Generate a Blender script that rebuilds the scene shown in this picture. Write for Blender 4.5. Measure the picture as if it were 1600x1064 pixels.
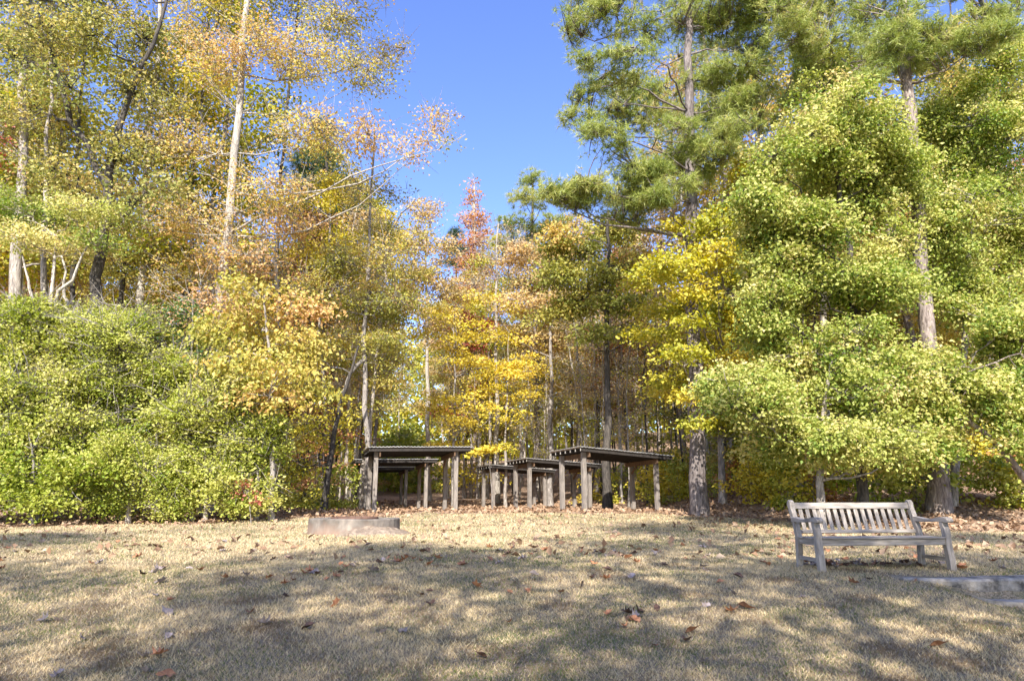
import bpy, math, random
import numpy as np
R = math.radians
for o in list(bpy.data.objects): bpy.data.objects.remove(o)
S = bpy.context.scene
COL = S.collection
# ---------------------------------------------------------------- camera, sky, sun, exposure
EYE = 1.35; PITCH = R(13.0); F = 1067.0
cam = bpy.data.cameras.new('camera'); camo = bpy.data.objects.new('camera', cam); COL.objects.link(camo)
camo.location = (0, 0, EYE); camo.rotation_euler = (R(90)+PITCH, 0, 0)
cam.lens = 24.0; cam.sensor_width = 36.0; cam.clip_end = 2000
S.camera = camo
SUN_EL, SUN_AZ = 38.0, 6.0
w = bpy.data.worlds.new('World'); S.world = w; w.use_nodes = True
nt = w.node_tree; bg = nt.nodes['Background']
sky = nt.nodes.new('ShaderNodeTexSky'); sky.sky_type = 'NISHITA'; sky.sun_disc = False
sky.sun_elevation = R(SUN_EL); sky.sun_rotation = R(180+SUN_AZ)
sky.air_density = 1.0; sky.dust_density = 0.7; sky.ozone_density = 3.5
hs_ = nt.nodes.new('ShaderNodeHueSaturation'); hs_.inputs['Saturation'].default_value = 1.12; hs_.inputs['Hue'].default_value = .518
nt.links.new(sky.outputs[0], hs_.inputs['Color']); nt.links.new(hs_.outputs[0], bg.inputs[0]); bg.inputs[1].default_value = 0.15
sl = bpy.data.lights.new('sun', 'SUN'); sl.energy = 4.4; sl.angle = R(0.5); sl.color = (1.0, 0.94, 0.84)
so = bpy.data.objects.new('sun', sl); COL.objects.link(so); so.rotation_euler = (R(90-SUN_EL), 0, R(-SUN_AZ))
S.view_settings.view_transform = 'Standard'; S.view_settings.look = 'None'
S.view_settings.exposure = 1.36; S.view_settings.gamma = 1.0; S.view_settings.use_curve_mapping = False
S.render.engine = 'CYCLES'

CP, SP = math.cos(PITCH), math.sin(PITCH)
def W(px, py, Y):
    """world point of a pixel of the 1600x1064 photograph at distance Y"""
    x = (px-800)/F; v = (532-py)/F
    d = np.array((x, CP - v*SP, SP + v*CP)); return np.array((0, 0, EYE)) + d*(Y/d[1])
def pixX(px, Y, z): return (px-800)/F*(Y*CP+(z-EYE)*SP)
# ---------------------------------------------------------------- ground shape
_py = np.array([-60, -10, 0, 3, 5, 6.5, 8.5, 12, 15.5, 20, 24, 30, 36, 45, 60, 100, 200, 420])
_pz = np.array([-.6, -.1, 0, .06, .15, .29, .49, .55, .585, .73, .90, .86, .90, 1.6, 3.0, 7.5, 15, 22])
_fy = np.arange(-60, 420, .25); _fz = np.interp(_fy, _py, _pz)
_k = np.exp(-np.linspace(-2, 2, 9)**2); _k /= _k.sum()
_fz = np.convolve(np.pad(_fz, 4, mode='edge'), _k, 'valid')
def sm(t): t = np.clip(t, 0, 1); return t*t*(3-2*t)
def ground(x, y, dip=True):
    x = np.asarray(x, float); y = np.asarray(y, float)
    z = np.interp(y, _fy, _fz)
    z = z + 1.9*sm((x-5.2)/6.5)*sm((y-16)/17)+.55*sm((x-1)/6)*sm((y-27)/10) + .5*sm((x-12)/15)*sm((y-14)/10)
    z = z + .6*sm((-x-14)/15)*sm((y-24)/20)
    z = z + .025*np.sin(x*.9+1.3)*np.sin(y*.7) + .012*np.sin(x*2.7)*np.cos(y*2.1+x)
    z = z + .5*np.sin(x*.13+2)*np.sin(y*.11)*sm((y-38)/15)
    if dip: z = z - .19*sm((x-4.45)/.75)*sm((8.02-y)/.12)*sm((y-4)/3)
    return z
def gz(x, y): return float(ground(x, y))
def litter_mask(x, y):
    """1 where the leaf-covered forest floor replaces the lawn"""
    edge = np.interp(x, [-40, -14, -9, -5.5, -3, 0, 4, 6.5, 8.5, 11, 16, 40], [16, 17.2, 18.3, 20.5, 22.6, 23.4, 22.8, 20.5, 16.8, 15.6, 15.2, 14])
    edge = edge + .35*np.sin(x*1.7)+.2*np.sin(x*4.1+1)
    return sm((y-edge+.5)/1.4)
# ---------------------------------------------------------------- mesh helpers
def tag(o, label=None, cat=None, group=None, kind=None):
    if label: o['label'] = label
    if cat: o['category'] = cat
    if group: o['group'] = group
    if kind: o['kind'] = kind
    return o
def mesh_np(name, V, faces, attr=None, smooth=False):
    """faces: list of (n,k) int arrays"""
    me = bpy.data.meshes.new(name)
    V = np.asarray(V, np.float32)
    faces = [np.asarray(f, np.int32) for f in faces if len(f)]
    me.vertices.add(len(V)); me.vertices.foreach_set('co', V.ravel())
    li = np.concatenate([f.ravel() for f in faces]); cnt = np.concatenate([np.full(len(f), f.shape[1], np.int32) for f in faces])
    me.loops.add(len(li)); me.loops.foreach_set('vertex_index', li)
    me.polygons.add(len(cnt)); st = np.zeros(len(cnt), np.int32); st[1:] = np.cumsum(cnt)[:-1]
    me.polygons.foreach_set('loop_start', st); me.polygons.foreach_set('loop_total', cnt)
    if smooth: me.polygons.foreach_set('use_smooth', np.ones(len(cnt), bool))
    if attr:
        for k, a in attr.items():
            at = me.attributes.new(k, 'FLOAT', 'FACE'); at.data.foreach_set('value', np.asarray(a, np.float32))
    me.update(calc_edges=True)
    return me
def link(name, me, mat=None, parent=None, loc=None):
    o = bpy.data.objects.new(name, me); COL.objects.link(o)
    if mat and me and len(me.materials) == 0: me.materials.append(mat)
    if parent: o.parent = parent
    if loc is not None: o.location = loc
    return o
def empty(name, loc, rz=0):
    o = bpy.data.objects.new(name, None); COL.objects.link(o); o.location = loc; o.rotation_euler = (0, 0, rz); o.empty_display_size = .2
    return o
def tubes(P, Rr, s):
    P = np.asarray(P, float); N, k, _ = P.shape
    T = np.gradient(P, axis=1); T /= np.linalg.norm(T, axis=2, keepdims=True)+1e-9
    ref = np.where(np.abs(T[:, :1, 2:3]) > .8, np.array([1., .1, 0]), np.array([0, .1, 1.]))
    A = np.cross(T, ref); A /= np.linalg.norm(A, axis=2, keepdims=True)+1e-9
    B = np.cross(T, A)
    a = np.arange(s)*2*np.pi/s
    V = P[:, :, None]+Rr[:, :, None, None]*(A[:, :, None]*np.cos(a)[:, None]+B[:, :, None]*np.sin(a)[:, None])
    idx = np.arange(N*k*s).reshape(N, k, s); n1 = np.roll(idx, -1, 2)
    Fq = np.stack([idx[:, :-1], n1[:, :-1], n1[:, 1:], idx[:, 1:]], -1).reshape(-1, 4)
    return V.reshape(-1, 3), Fq
class Geo:
    def __init__(s): s.V = []; s.F = {3: [], 4: []}; s.n = 0; s.A = {3: [], 4: []}
    def add(s, V, Fc, a=None):
        Fc = np.asarray(Fc); k = Fc.shape[1]
        s.V.append(V); s.F[k].append(Fc+s.n); s.n += len(V)
        s.A[k].append(np.zeros(len(Fc)) if a is None else a)
    def mesh(s, name, smooth=False):
        fs = []; at = []
        for k in (3, 4):
            if s.F[k]: fs.append(np.concatenate(s.F[k])); at.append(np.concatenate(s.A[k]))
        return mesh_np(name, np.concatenate(s.V), fs, {'tint': np.concatenate(at)}, smooth)
# small exact solids: lists of verts/faces with bevel by modifier-free chamfer (edges slightly split)
def prism(profile, axis_len, bev=.004):
    """profile: list of (a,b) polygon; extruded along third axis centred; chamfered ends"""
    pr = np.array(profile, float); n = len(pr); c = pr.mean(0)
    d = pr-c; L = np.linalg.norm(d, axis=1, keepdims=True)+1e-9; ins = pr-d/L*bev*1.4
    h = axis_len/2
    rings = [(ins, -h), (pr, -h+bev), (pr, h-bev), (ins, h)]
    V = []
    for p, t in rings:
        for q in p: V.append((q[0], q[1], t))
    Fc = []
    for r in range(3):
        for i in range(n):
            j = (i+1) % n; Fc.append((r*n+i, r*n+j, (r+1)*n+j, (r+1)*n+i))
    return np.array(V), Fc, [tuple(reversed(range(n))), tuple(range(3*n, 4*n))]
def solid(name, V, Fc, mat, parent=None, loc=None, smooth=False):
    me = bpy.data.meshes.new(name); me.from_pydata([tuple(map(float, v)) for v in V], [], [tuple(map(int, f)) for f in Fc]); me.validate(); me.update()
    return link(name, me, mat, parent, loc)
def board(name, p0, p1, wid, thk, up, mat, parent, bev=.004, jit=0):
    """a squared timber from p0 to p1; wid across, thk along 'up'"""
    p0 = np.array(p0, float); p1 = np.array(p1, float); d = p1-p0; L = np.linalg.norm(d); d = d/L
    up = np.array(up, float); up = up-d*up.dot(d); up /= np.linalg.norm(up); sd = np.cross(d, up)
    b = bev
    prof = [(-wid/2+b, -thk/2), (wid/2-b, -thk/2), (wid/2, -thk/2+b), (wid/2, thk/2-b), (wid/2-b, thk/2), (-wid/2+b, thk/2), (-wid/2, thk/2-b), (-wid/2, -thk/2+b)]
    V, Fc, caps = prism(prof, L, b)
    m = (p0+p1)/2; Vw = m+V[:, :1]*sd+V[:, 1:2]*up+V[:, 2:3]*d
    return solid(name, Vw, Fc+caps, mat, parent)
# ---------------------------------------------------------------- materials
def newmat(name):
    m = bpy.data.materials.new(name); m.use_nodes = True; t = m.node_tree
    return m, t, t.nodes['Principled BSDF'], t.nodes['Material Output']
def ramp(t, stops, inp):
    r = t.nodes.new('ShaderNodeValToRGB'); e = r.color_ramp.elements
    e[0].position = stops[0][0]; e[0].color = (*stops[0][1], 1)
    e[1].position = stops[-1][0]; e[1].color = (*stops[-1][1], 1)
    for p, c in stops[1:-1]:
        n = e.new(p); n.color = (*c, 1)
    t.links.new(inp, r.inputs[0]); return r.outputs[0]
def noise(t, scale, detail=3, vec=None, rough=.55, dist=0):
    n = t.nodes.new('ShaderNodeTexNoise'); n.inputs['Scale'].default_value = scale; n.inputs['Detail'].default_value = detail
    n.inputs['Roughness'].default_value = rough; n.inputs['Distortion'].default_value = dist
    if vec is not None: t.links.new(vec, n.inputs['Vector'])
    return n.outputs[0]
def coord(t, scale=(1, 1, 1), kind='Object'):
    c = t.nodes.new('ShaderNodeTexCoord'); m = t.nodes.new('ShaderNodeMapping'); m.inputs['Scale'].default_value = scale
    t.links.new(c.outputs[kind], m.inputs[0]); return m.outputs[0]
def mixc(t, a, b, fac, blend='MIX'):
    m = t.nodes.new('ShaderNodeMix'); m.data_type = 'RGBA'; m.blend_type = blend
    for s, v in ((m.inputs[0], fac), (m.inputs[6], a), (m.inputs[7], b)):
        if isinstance(v, (int, float)): s.default_value = v
        elif isinstance(v, tuple): s.default_value = (*v, 1)
        else: t.links.new(v, s)
    return m.outputs[2]
def math_(t, op, a, b=0.0):
    m = t.nodes.new('ShaderNodeMath'); m.operation = op
    for s, v in ((m.inputs[0], a), (m.inputs[1], b)):
        if isinstance(v, (int, float)): s.default_value = v
        else: t.links.new(v, s)
    return m.outputs[0]
def bump(t, b, h, strength, dist=.02):
    n = t.nodes.new('ShaderNodeBump'); n.inputs['Strength'].default_value = strength; n.inputs['Distance'].default_value = dist
    t.links.new(h, n.inputs['Height']); t.links.new(n.outputs[0], b.inputs['Normal'])
def leafmat(name, stops, trans=.35, rough=.5, vary=.0, spec=.35):
    m, t, b, out = newmat(name)
    a = t.nodes.new('ShaderNodeAttribute'); a.attribute_name = 'tint'
    v = a.outputs['Fac']
    if vary:
        oi = t.nodes.new('ShaderNodeObjectInfo')
        v = math_(t, 'ADD', v, math_(t, 'MULTIPLY', math_(t, 'SUBTRACT', oi.outputs['Random'], .5), vary))
    c = ramp(t, stops, v)
    t.links.new(c, b.inputs['Base Color']); b.inputs['Roughness'].default_value = rough
    b.inputs['Specular IOR Level'].default_value = spec
    tr = t.nodes.new('ShaderNodeBsdfTranslucent')
    hs = t.nodes.new('ShaderNodeHueSaturation'); hs.inputs['Saturation'].default_value = 1.15; hs.inputs['Value'].default_value = 1.25
    t.links.new(c, hs.inputs['Color']); t.links.new(hs.outputs[0], tr.inputs['Color'])
    mx = t.nodes.new('ShaderNodeMixShader'); mx.inputs[0].default_value = trans
    t.links.new(b.outputs[0], mx.inputs[1]); t.links.new(tr.outputs[0], mx.inputs[2]); t.links.new(mx.outputs[0], out.inputs[0])
    return m
def barkmat(name, dark, light, scale=1.0, patch=.5):
    m, t, b, out = newmat(name)
    v = coord(t, (9*scale, 9*scale, 2.0*scale)); n1 = noise(t, 2.2, 5, v, .65, .6)
    v2 = coord(t, (1, 1, .6)); n2 = noise(t, 1.6, 3, v2)
    c = ramp(t, [(.36, dark), (.52, tuple((a+b_)/2 for a, b_ in zip(dark, light))), (.66, light)], n1)
    c2 = ramp(t, [(.35, (.55, .55, .55)), (.65, (1.15, 1.12, 1.08))], n2)
    c = mixc(t, c, c2, patch, 'MULTIPLY')
    oi = t.nodes.new('ShaderNodeObjectInfo'); rv = ramp(t, [(0, (.7, .7, .72)), (1, (1.25, 1.2, 1.12))], oi.outputs['Random'])
    c = mixc(t, c, rv, .8, 'MULTIPLY')
    t.links.new(c, b.inputs['Base Color']); b.inputs['Roughness'].default_value = .9; bump(t, b, n1, .9, .04)
    return m
M = {}
M['bark_pale'] = barkmat('bark_pale', (.24, .21, .18), (.66, .61, .53), 1, .5)
M['bark_grey'] = barkmat('bark_grey', (.15, .13, .12), (.48, .44, .40), 1, .5)
M['bark_dark'] = barkmat('bark_dark', (.025, .022, .02), (.12, .105, .09), 1, .5)
M['bark_pine'] = barkmat('bark_pine', (.09, .07, .065), (.36, .31, .29), .8, .5)
GREEN = [(0, (.10, .19, .03)), (.25, (.22, .29, .05)), (.55, (.45, .47, .12)), (.82, (.65, .59, .22)), (1, (.71, .55, .28))]
M['leaf_green'] = leafmat('leaf_green', GREEN, .38)
M['leaf_green_dull'] = leafmat('leaf_green_dull', [(0, (.13, .17, .03)), (.35, (.31, .32, .09)), (.7, (.54, .44, .15)), (1, (.64, .43, .19))], .4, vary=.25)
M['leaf_shrub'] = leafmat('leaf_shrub', [(0, (.14, .21, .02)), (.3, (.30, .35, .05)), (.65, (.52, .52, .13)), (1, (.64, .57, .24))], .35, .45, vary=.2, spec=.3)
M['leaf_yellow'] = leafmat('leaf_yellow', [(0, (.38, .34, .04)), (.35, (.62, .52, .07)), (.75, (.76, .60, .10)), (1, (.80, .62, .20))], .4, vary=.2)
M['leaf_yellowgreen'] = leafmat('leaf_yellowgreen', [(0, (.20, .24, .03)), (.35, (.42, .42, .06)), (.7, (.66, .56, .08)), (1, (.74, .58, .14))], .4, vary=.25)
M['leaf_ochre'] = leafmat('leaf_ochre', [(0, (.22, .24, .05)), (.3, (.44, .42, .10)), (.55, (.62, .50, .14)), (.78, (.66, .42, .17)), (1, (.68, .46, .27))], .42, vary=.35)
M['leaf_tan'] = leafmat('leaf_tan', [(0, (.40, .31, .12)), (.4, (.60, .44, .19)), (.75, (.72, .52, .28)), (1, (.74, .60, .42))], .35, vary=.3)
M['leaf_orange'] = leafmat('leaf_orange', [(0, (.40, .18, .07)), (.5, (.56, .29, .13)), (1, (.64, .40, .24))], .4, vary=.2)
M['leaf_red'] = leafmat('leaf_red', [(0, (.28, .06, .04)), (.5, (.52, .17, .13)), (1, (.62, .34, .24))], .4, vary=.2)
M['needle'] = leafmat('needle', [(0, (.12, .17, .035)), (.35, (.29, .35, .08)), (.75, (.48, .48, .15)), (1, (.58, .44, .20))], .3, .45, spec=.4)
M['needle_dark'] = leafmat('needle_dark', [(0, (.02, .05, .02)), (.5, (.06, .11, .035)), (1, (.14, .19, .06))], .2, .5)
M['leaf_dark'] = leafmat('leaf_dark', [(0, (.02, .06, .012)), (.5, (.06, .13, .02)), (1, (.16, .22, .05))], .2, .35, spec=.5)
# ---------------------------------------------------------------- tree builders
rng = np.random.default_rng(7)
Y_NEAR = [True]
def unit(n, r):
    v = r.normal(size=(n, 3)); return v/(np.linalg.norm(v, axis=1, keepdims=True)+1e-9)
def leaf_cloud(geo, C, D, n, spread, size, r, upb=.7, droop=.35, tint0=None, aspect=.34):
    """n leaves round every centre C; D is the twig direction"""
    m = len(C); N = m*n
    c = np.repeat(C, n, 0); ti = np.repeat(tint0 if tint0 is not None else r.random(m), n)
    off = r.normal(size=(N, 3))*np.array(spread)
    off[:, 2] -= .12*(off[:, 0]**2+off[:, 1]**2)/max(spread[0], .05)
    p = c+off
    d = unit(N, r); d[:, 2] = d[:, 2]*.6-droop; d += np.repeat(D, n, 0)*.5; d /= np.linalg.norm(d, axis=1, keepdims=True)
    nr = unit(N, r); nr[:, 2] += upb; nr[:, 1] -= .45;   # leaves turn towards the light of the clearing
    s = np.cross(d, nr); s /= np.linalg.norm(s, axis=1, keepdims=True)+1e-9
    nr = np.cross(s, d)
    L = (size*(.65+.7*r.random(N)))[:, None]; f = (.10+.18*r.random(N))[:, None]
    v0 = p; v2 = p+d*L-nr*L*.12*r.random(N)[:, None]; v1 = p+d*L*.45+s*L*aspect+nr*L*f; v3 = p+d*L*.45-s*L*aspect+nr*L*f
    V = np.stack([v0, v1, v2, v3], 1).reshape(-1, 3); b = np.arange(N)[:, None]*4
    Fc = np.concatenate([b+np.array([0, 1, 2]), b+np.array([0, 2, 3])], 1).reshape(-1, 3)
    t = np.clip(ti*.76+.24*r.random(N), 0, 1)
    geo.add(V, Fc, np.repeat(t, 2))
def tuft_cloud(geo, C, D, n, size, r, wid=.018, tint0=None):
    m = len(C); N = m*n; c = np.repeat(C, n, 0)
    d = unit(N, r)+np.repeat(D, n, 0)*.75; d[:, 2] += .25; d /= np.linalg.norm(d, axis=1, keepdims=True)
    L = (size*(.7+.5*r.random(N)))[:, None]; s = np.cross(d, unit(N, r)); s /= np.linalg.norm(s, axis=1, keepdims=True)+1e-9
    p = c+np.repeat(D, n, 0)*(r.random(N)[:, None]-.6)*.16
    V = np.stack([p-s*wid/2, p+s*wid/2, p+d*L+np.array([0, 0, -.03])], 1).reshape(-1, 3)
    Fc = np.arange(N*3).reshape(-1, 3)
    t = np.clip(np.repeat(tint0 if tint0 is not None else r.random(m), n)*.6+.4*r.random(N), 0, 1)
    geo.add(V, Fc, t)
def curve3(p0, p1, p2, k):
    t = np.linspace(0, 1, k)[None, :, None]
    return (1-t)**2*p0[:, None]+2*t*(1-t)*p1[:, None]+t*t*p2[:, None]
def build_tree(name, trunk, r0, blobs, leaf, seed, r1=None, dens=1.0, nleaf=26, size=.12, spread=(.32, .32, .10), kind='leaf',
               limb_drop=.45, twigs=0, upb=.7, droop=.35, sides=9, forks=(), limb_r=.28, sub=2, tintbias=0, flare=1.35, clump=0, cr=.42, fill=.55, blend=0):
    """trunk: list of points (local); blobs: rows (cx,cy,cz,rx,ry,rz[,weight]). Returns (wood mesh, leaf mesh)"""
    r = np.random.default_rng(seed); wood = Geo(); fol = Geo()
    tp = np.array(trunk, float); kk = max(10, int(len(tp)*3))
    s = np.concatenate([[0], np.cumsum(np.linalg.norm(np.diff(tp, axis=0), axis=1))]); u = np.linspace(0, s[-1], kk)
    T = np.stack([np.interp(u, s, tp[:, i]) for i in range(3)], 1)
    T[1:-1, :2] += r.normal(size=(kk-2, 2))*min(.05, s[-1]*.004)
    T = np.concatenate([[T[0]-np.array([0, 0, .6])], T])
    r1 = r0*.28 if r1 is None else r1
    rr = np.concatenate([[r0*flare], np.linspace(r0, r1, kk)]); rr[1] *= flare*.95; rr[2] *= 1.04
    V, Fq = tubes(T[None], rr[None], sides)
    a = np.arctan2(V[:, 1]-np.repeat(T[:, 1], sides), V[:, 0]-np.repeat(T[:, 0], sides))
    V[:, :2] += (np.stack([np.cos(a), np.sin(a)], 1)*(np.sin(a*5+V[:, 2]*.3)*.06*np.repeat(rr, sides))[:, None])
    wood.add(V, Fq)
    samp = [T[1:]]; srad = [rr[1:]]
    for fk in forks:
        P = np.array(fk[0], float); k2 = 9
        s2 = np.concatenate([[0], np.cumsum(np.linalg.norm(np.diff(P, axis=0), axis=1))]); u2 = np.linspace(0, s2[-1], k2)
        P = np.stack([np.interp(u2, s2, P[:, i]) for i in range(3)], 1); P[1:-1] += r.normal(size=(k2-2, 3))*.05
        ra = np.linspace(fk[1], fk[1]*.35, k2); V, Fq = tubes(P[None], ra[None], 7); wood.add(V, Fq); samp.append(P); srad.append(ra)
    main = np.concatenate(samp); mrad = np.concatenate(srad)
    B = np.array([list(b)+[1.0]*(7-len(b)) for b in blobs], float)
    if blend:
        dd = np.linalg.norm((B[:, None, :3]-B[None, :, :3])*np.array([1, .5, 1.2]), axis=2)+np.eye(len(B))*99; nb = []; seen = set()
        for i in range(len(B)):
            for jn in np.argsort(dd[i])[:blend]:
                kk_ = (min(i, jn), max(i, jn))
                if kk_ in seen or dd[i, jn] > 1.5*(B[i, 3]+B[jn, 3]): continue
                seen.add(kk_); m_ = (B[i]+B[jn])/2; m_[:3] += r.normal(size=3)*.22*m_[3]; m_[3:6] *= r.uniform(.6, 1.05); nb.append(m_)
        if nb: B = np.concatenate([B, np.array(nb)])
    B0 = B
    if clump:
        nb = []
        for b in B:
            for v in unit(clump, r): q = .45+.4*r.random(); nb.append([b[0]+v[0]*b[3]*q, b[1]+v[1]*b[4]*q, b[2]+v[2]*b[5]*q, b[3]*cr*r.uniform(.75, 1.25), b[4]*cr*r.uniform(.75, 1.25), b[5]*cr*r.uniform(.8, 1.2), b[6]])
        B = np.array(nb); D0 = B0.copy(); D0[:, 6] *= fill; B = np.concatenate([B, D0])
    c = B[:, :3]; P0 = []; P1 = []; P2 = []; RA = []; lsamp = [main[2:]]
    for b in B0[:len(blobs)]:
        d = main-b[:3]; hd = np.hypot(d[:, 0], d[:, 1]); want = b[2]-limb_drop*hd
        cost = np.abs(main[:, 2]-want)+hd*.35+(main[:, 2] < .22*main[-1, 2])*3; i = int(np.argmin(cost))
        if np.linalg.norm(main[i]-b[:3]) < .6: continue
        p0 = main[i]; p2 = b[:3]+(b[:3]-p0)*.08*np.array([1, 1, .3]); mid = (p0+p2)/2+r.normal(size=3)*.12*np.linalg.norm(p2-p0)+np.array([0, 0, -.06*np.linalg.norm(p2-p0)])
        P0.append(p0); P1.append(mid); P2.append(p2); RA.append(min(mrad[i]*.75, max(.03, limb_r*r0*(np.linalg.norm(p2-p0)/3.5)**.6)))
    if P0:
        Cv = curve3(np.array(P0), np.array(P1), np.array(P2), 9); Cv[:, 1:-1] += r.normal(size=Cv[:, 1:-1].shape)*.06
        RA = np.array(RA); rad = RA[:, None]*np.linspace(1, .2, 9)[None]
        V, Fq = tubes(Cv, rad, 6); wood.add(V, Fq); lsamp.append(Cv[:, 3:].reshape(-1, 3))
    LS = np.concatenate(lsamp)
    tg = []; tdir = []; tt = []
    for b in B:
        n = int(max(5, dens*b[6]*(50 if Y_NEAR[0] else 16)*(b[3]*b[4]*b[5])**(.62)))
        v = unit(n, r)*(r.random(n)**.38*r.uniform(.8, 1.2, n))[:, None]; tg.append(b[:3]+v*b[3:6]); o_ = v+np.array([0, 0, .15]); tdir.append(o_/np.linalg.norm(o_, axis=1, keepdims=True))
        tt.append(np.clip(r.normal(.45+tintbias, .19)+r.normal(size=n)*.16+v[:, 2]*.12, 0, 1))
    tg = np.concatenate(tg); tdir = np.concatenate(tdir); tt = np.concatenate(tt)
    d = np.linalg.norm(tg[:, None]-LS[None], axis=2)+(LS[None, :, 2] > tg[:, None, 2]+.4)*1.2
    j = d.argmin(1); p0 = LS[j]; mid = (p0+tg)/2+r.normal(size=tg.shape)*.08; mid[:, 2] -= .05*d[np.arange(len(tg)), j]
    ln = np.linalg.norm(tg-p0, axis=1); Cv = curve3(p0, mid, tg, 4)
    rad = (.008+.011*ln)[:, None]*np.linspace(1, .3, 4)[None]
    if kind == 'pine': rad *= 1.3
    V, Fq = tubes(Cv, rad, 3); wood.add(V, Fq)
    td = tg-p0; td /= np.linalg.norm(td, axis=1, keepdims=True)+1e-9
    if twigs:
        n = twigs*len(tg); q = np.repeat(tg, twigs, 0); dd = unit(n, r)+np.repeat(td, twigs, 0)*.6; e = q+dd*(.25+.5*r.random(n))[:, None]; e[:, 2] += .1
        Cv = curve3(q, (q+e)/2+r.normal(size=q.shape)*.05, e, 3); V, Fq = tubes(Cv, np.full((n, 3), .007)*np.array([1.3, 1, .5]), 3); wood.add(V, Fq)
    if kind == 'pine':
        C = [tg]; Dd = [td]
        for _ in range(sub):
            C.append(tg+unit(len(tg), r)*np.array([.34, .34, .2])-td*.1); Dd.append(td*.5+unit(len(tg), r)*.5+np.array([0, 0, .2]))
        C = np.concatenate(C); Dd = np.concatenate(Dd); tuft_cloud(fol, C, Dd, nleaf, size, r, tint0=np.tile(tt, sub+1))
    else:
        C = np.concatenate([tg, (Cv[:len(tg), 1] if False else (tg*.65+p0*.35))]); keep = np.concatenate([np.ones(len(tg), bool), r.random(len(tg)) < .45*(ln > .5)])
        leaf_cloud(fol, C[keep], np.concatenate([td, td])[keep], nleaf, spread, size, r, upb, droop, tint0=np.concatenate([tt, np.clip(tt-.08, 0, 1)])[keep])
    return wood.mesh(name+'_wood', True), fol.mesh(name+'_leaves')
def place_tree(name, meshes, bark, leaf, loc, label, cat='tree', group=None, rz=0, sc=1.0, crown='crown', woodname='trunk'):
    t = empty(name, loc, rz); t.scale = (sc, sc, sc) if not isinstance(sc, tuple) else sc
    link(woodname, meshes[0], M[bark], t); link(crown, meshes[1], M[leaf], t)
    tag(t, label, cat, group); return t
def pix_tree(name, base, Y, trunkpx, r0, blobs, bark, leaf, label, seed, cat='tree', yjit=1.0, rd=1.0, group=None, forks=(), **kw):
    """base px x; trunkpx [(px,py)...]; blobs (px,py,rx,ry[,weight[,dY]]) in photograph pixels, turned into metres at distance Y"""
    z0 = gz(pixX(base, Y, .8), Y); x0 = pixX(base, Y, z0); b0 = np.array((x0, Y, z0))
    rg = np.random.default_rng(seed+100)
    tr = [(0, 0, 0)]+[tuple(W(a, b, Y)-b0) for a, b in trunkpx]
    fk = [([tuple(W(a, b, Y+dy)-b0) for a, b, dy in f[0]], f[1]) for f in forks]
    bl = []
    for q in blobs:
        px, py, rx, ry = q[:4]; wt = q[4] if len(q) > 4 else 1.0; dY = q[5] if len(q) > 5 else rg.uniform(-1, 1)*yjit
        c = W(px, py, Y+dY); k = (Y+dY)*1.02/F; bl.append((*(c-b0), rx*k, rx*k*rd, ry*k, wt))
    me = build_tree(name, tr, r0, bl, leaf, seed, forks=fk, **kw)
    cr = kw.get('crownname', 'crown')
    return place_tree(name, me, bark, leaf, b0, label, cat, group)
# ---------------------------------------------------------------- GROUND
def build_ground():
    xs = np.concatenate([np.arange(-260, -40, 8), np.arange(-40, -14, 1), np.arange(-14, 14, .16), np.arange(14, 40, 1), np.arange(40, 261, 8)])
    ys = np.concatenate([np.arange(-60, -4, 4), np.arange(-4, 5, 1), np.arange(5, 10, .08), np.arange(10, 30, .25), np.arange(30, 60, 1), np.arange(60, 421, 8)])
    X, Y = np.meshgrid(xs, ys); Z = ground(X, Y); V = np.stack([X, Y, Z], -1).reshape(-1, 3)
    n = len(xs); idx = np.arange(len(V)).reshape(X.shape)
    Fq = np.stack([idx[:-1, :-1], idx[:-1, 1:], idx[1:, 1:], idx[1:, :-1]], -1).reshape(-1, 4)
    me = mesh_np('ground', V, [Fq], None, True)
    at = me.attributes.new('litter', 'FLOAT', 'POINT'); at.data.foreach_set('value', litter_mask(V[:, 0], V[:, 1]).astype(np.float32))
    m, t, b, out = newmat('ground_soil_and_turf')
    v = coord(t); n1 = noise(t, .45, 4, v); n2 = noise(t, 14, 4, v); n3 = noise(t, 60, 3, v); nb = noise(t, 1.6, 4, v)
    turf = ramp(t, [(.3, (.10, .09, .04)), (.5, (.29, .22, .14)), (.7, (.44, .35, .23))], n3)
    gr = mixc(t, turf, (.13, .14, .05), ramp(t, [(.5, (0, 0, 0)), (.72, (.75, .75, .75))], nb))
    lit = ramp(t, [(.28, (.10, .055, .035)), (.45, (.27, .18, .12)), (.58, (.44, .32, .23)), (.75, (.56, .46, .36))], n2)
    lit2 = mixc(t, lit, ramp(t, [(.3, (.4, .35, .3)), (.7, (1.15, 1.1, 1.05))], n1), .8, 'MULTIPLY')
    a = t.nodes.new('ShaderNodeAttribute'); a.attribute_name = 'litter'
    wob = math_(t, 'ADD', a.outputs['Fac'], math_(t, 'MULTIPLY', math_(t, 'SUBTRACT', noise(t, 5, 4, v), .5), .9))
    fac = ramp(t, [(.42, (0, 0, 0)), (.58, (1, 1, 1))], wob)
    c = mixc(t, gr, lit2, fac); t.links.new(c, b.inputs['Base Color']); b.inputs['Roughness'].default_value = .95
    bump(t, b, math_(t, 'ADD', n2, n3), .8, .03)
    o = link('ground', me, m); tag(o, kind='structure'); return o
build_ground()

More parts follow.
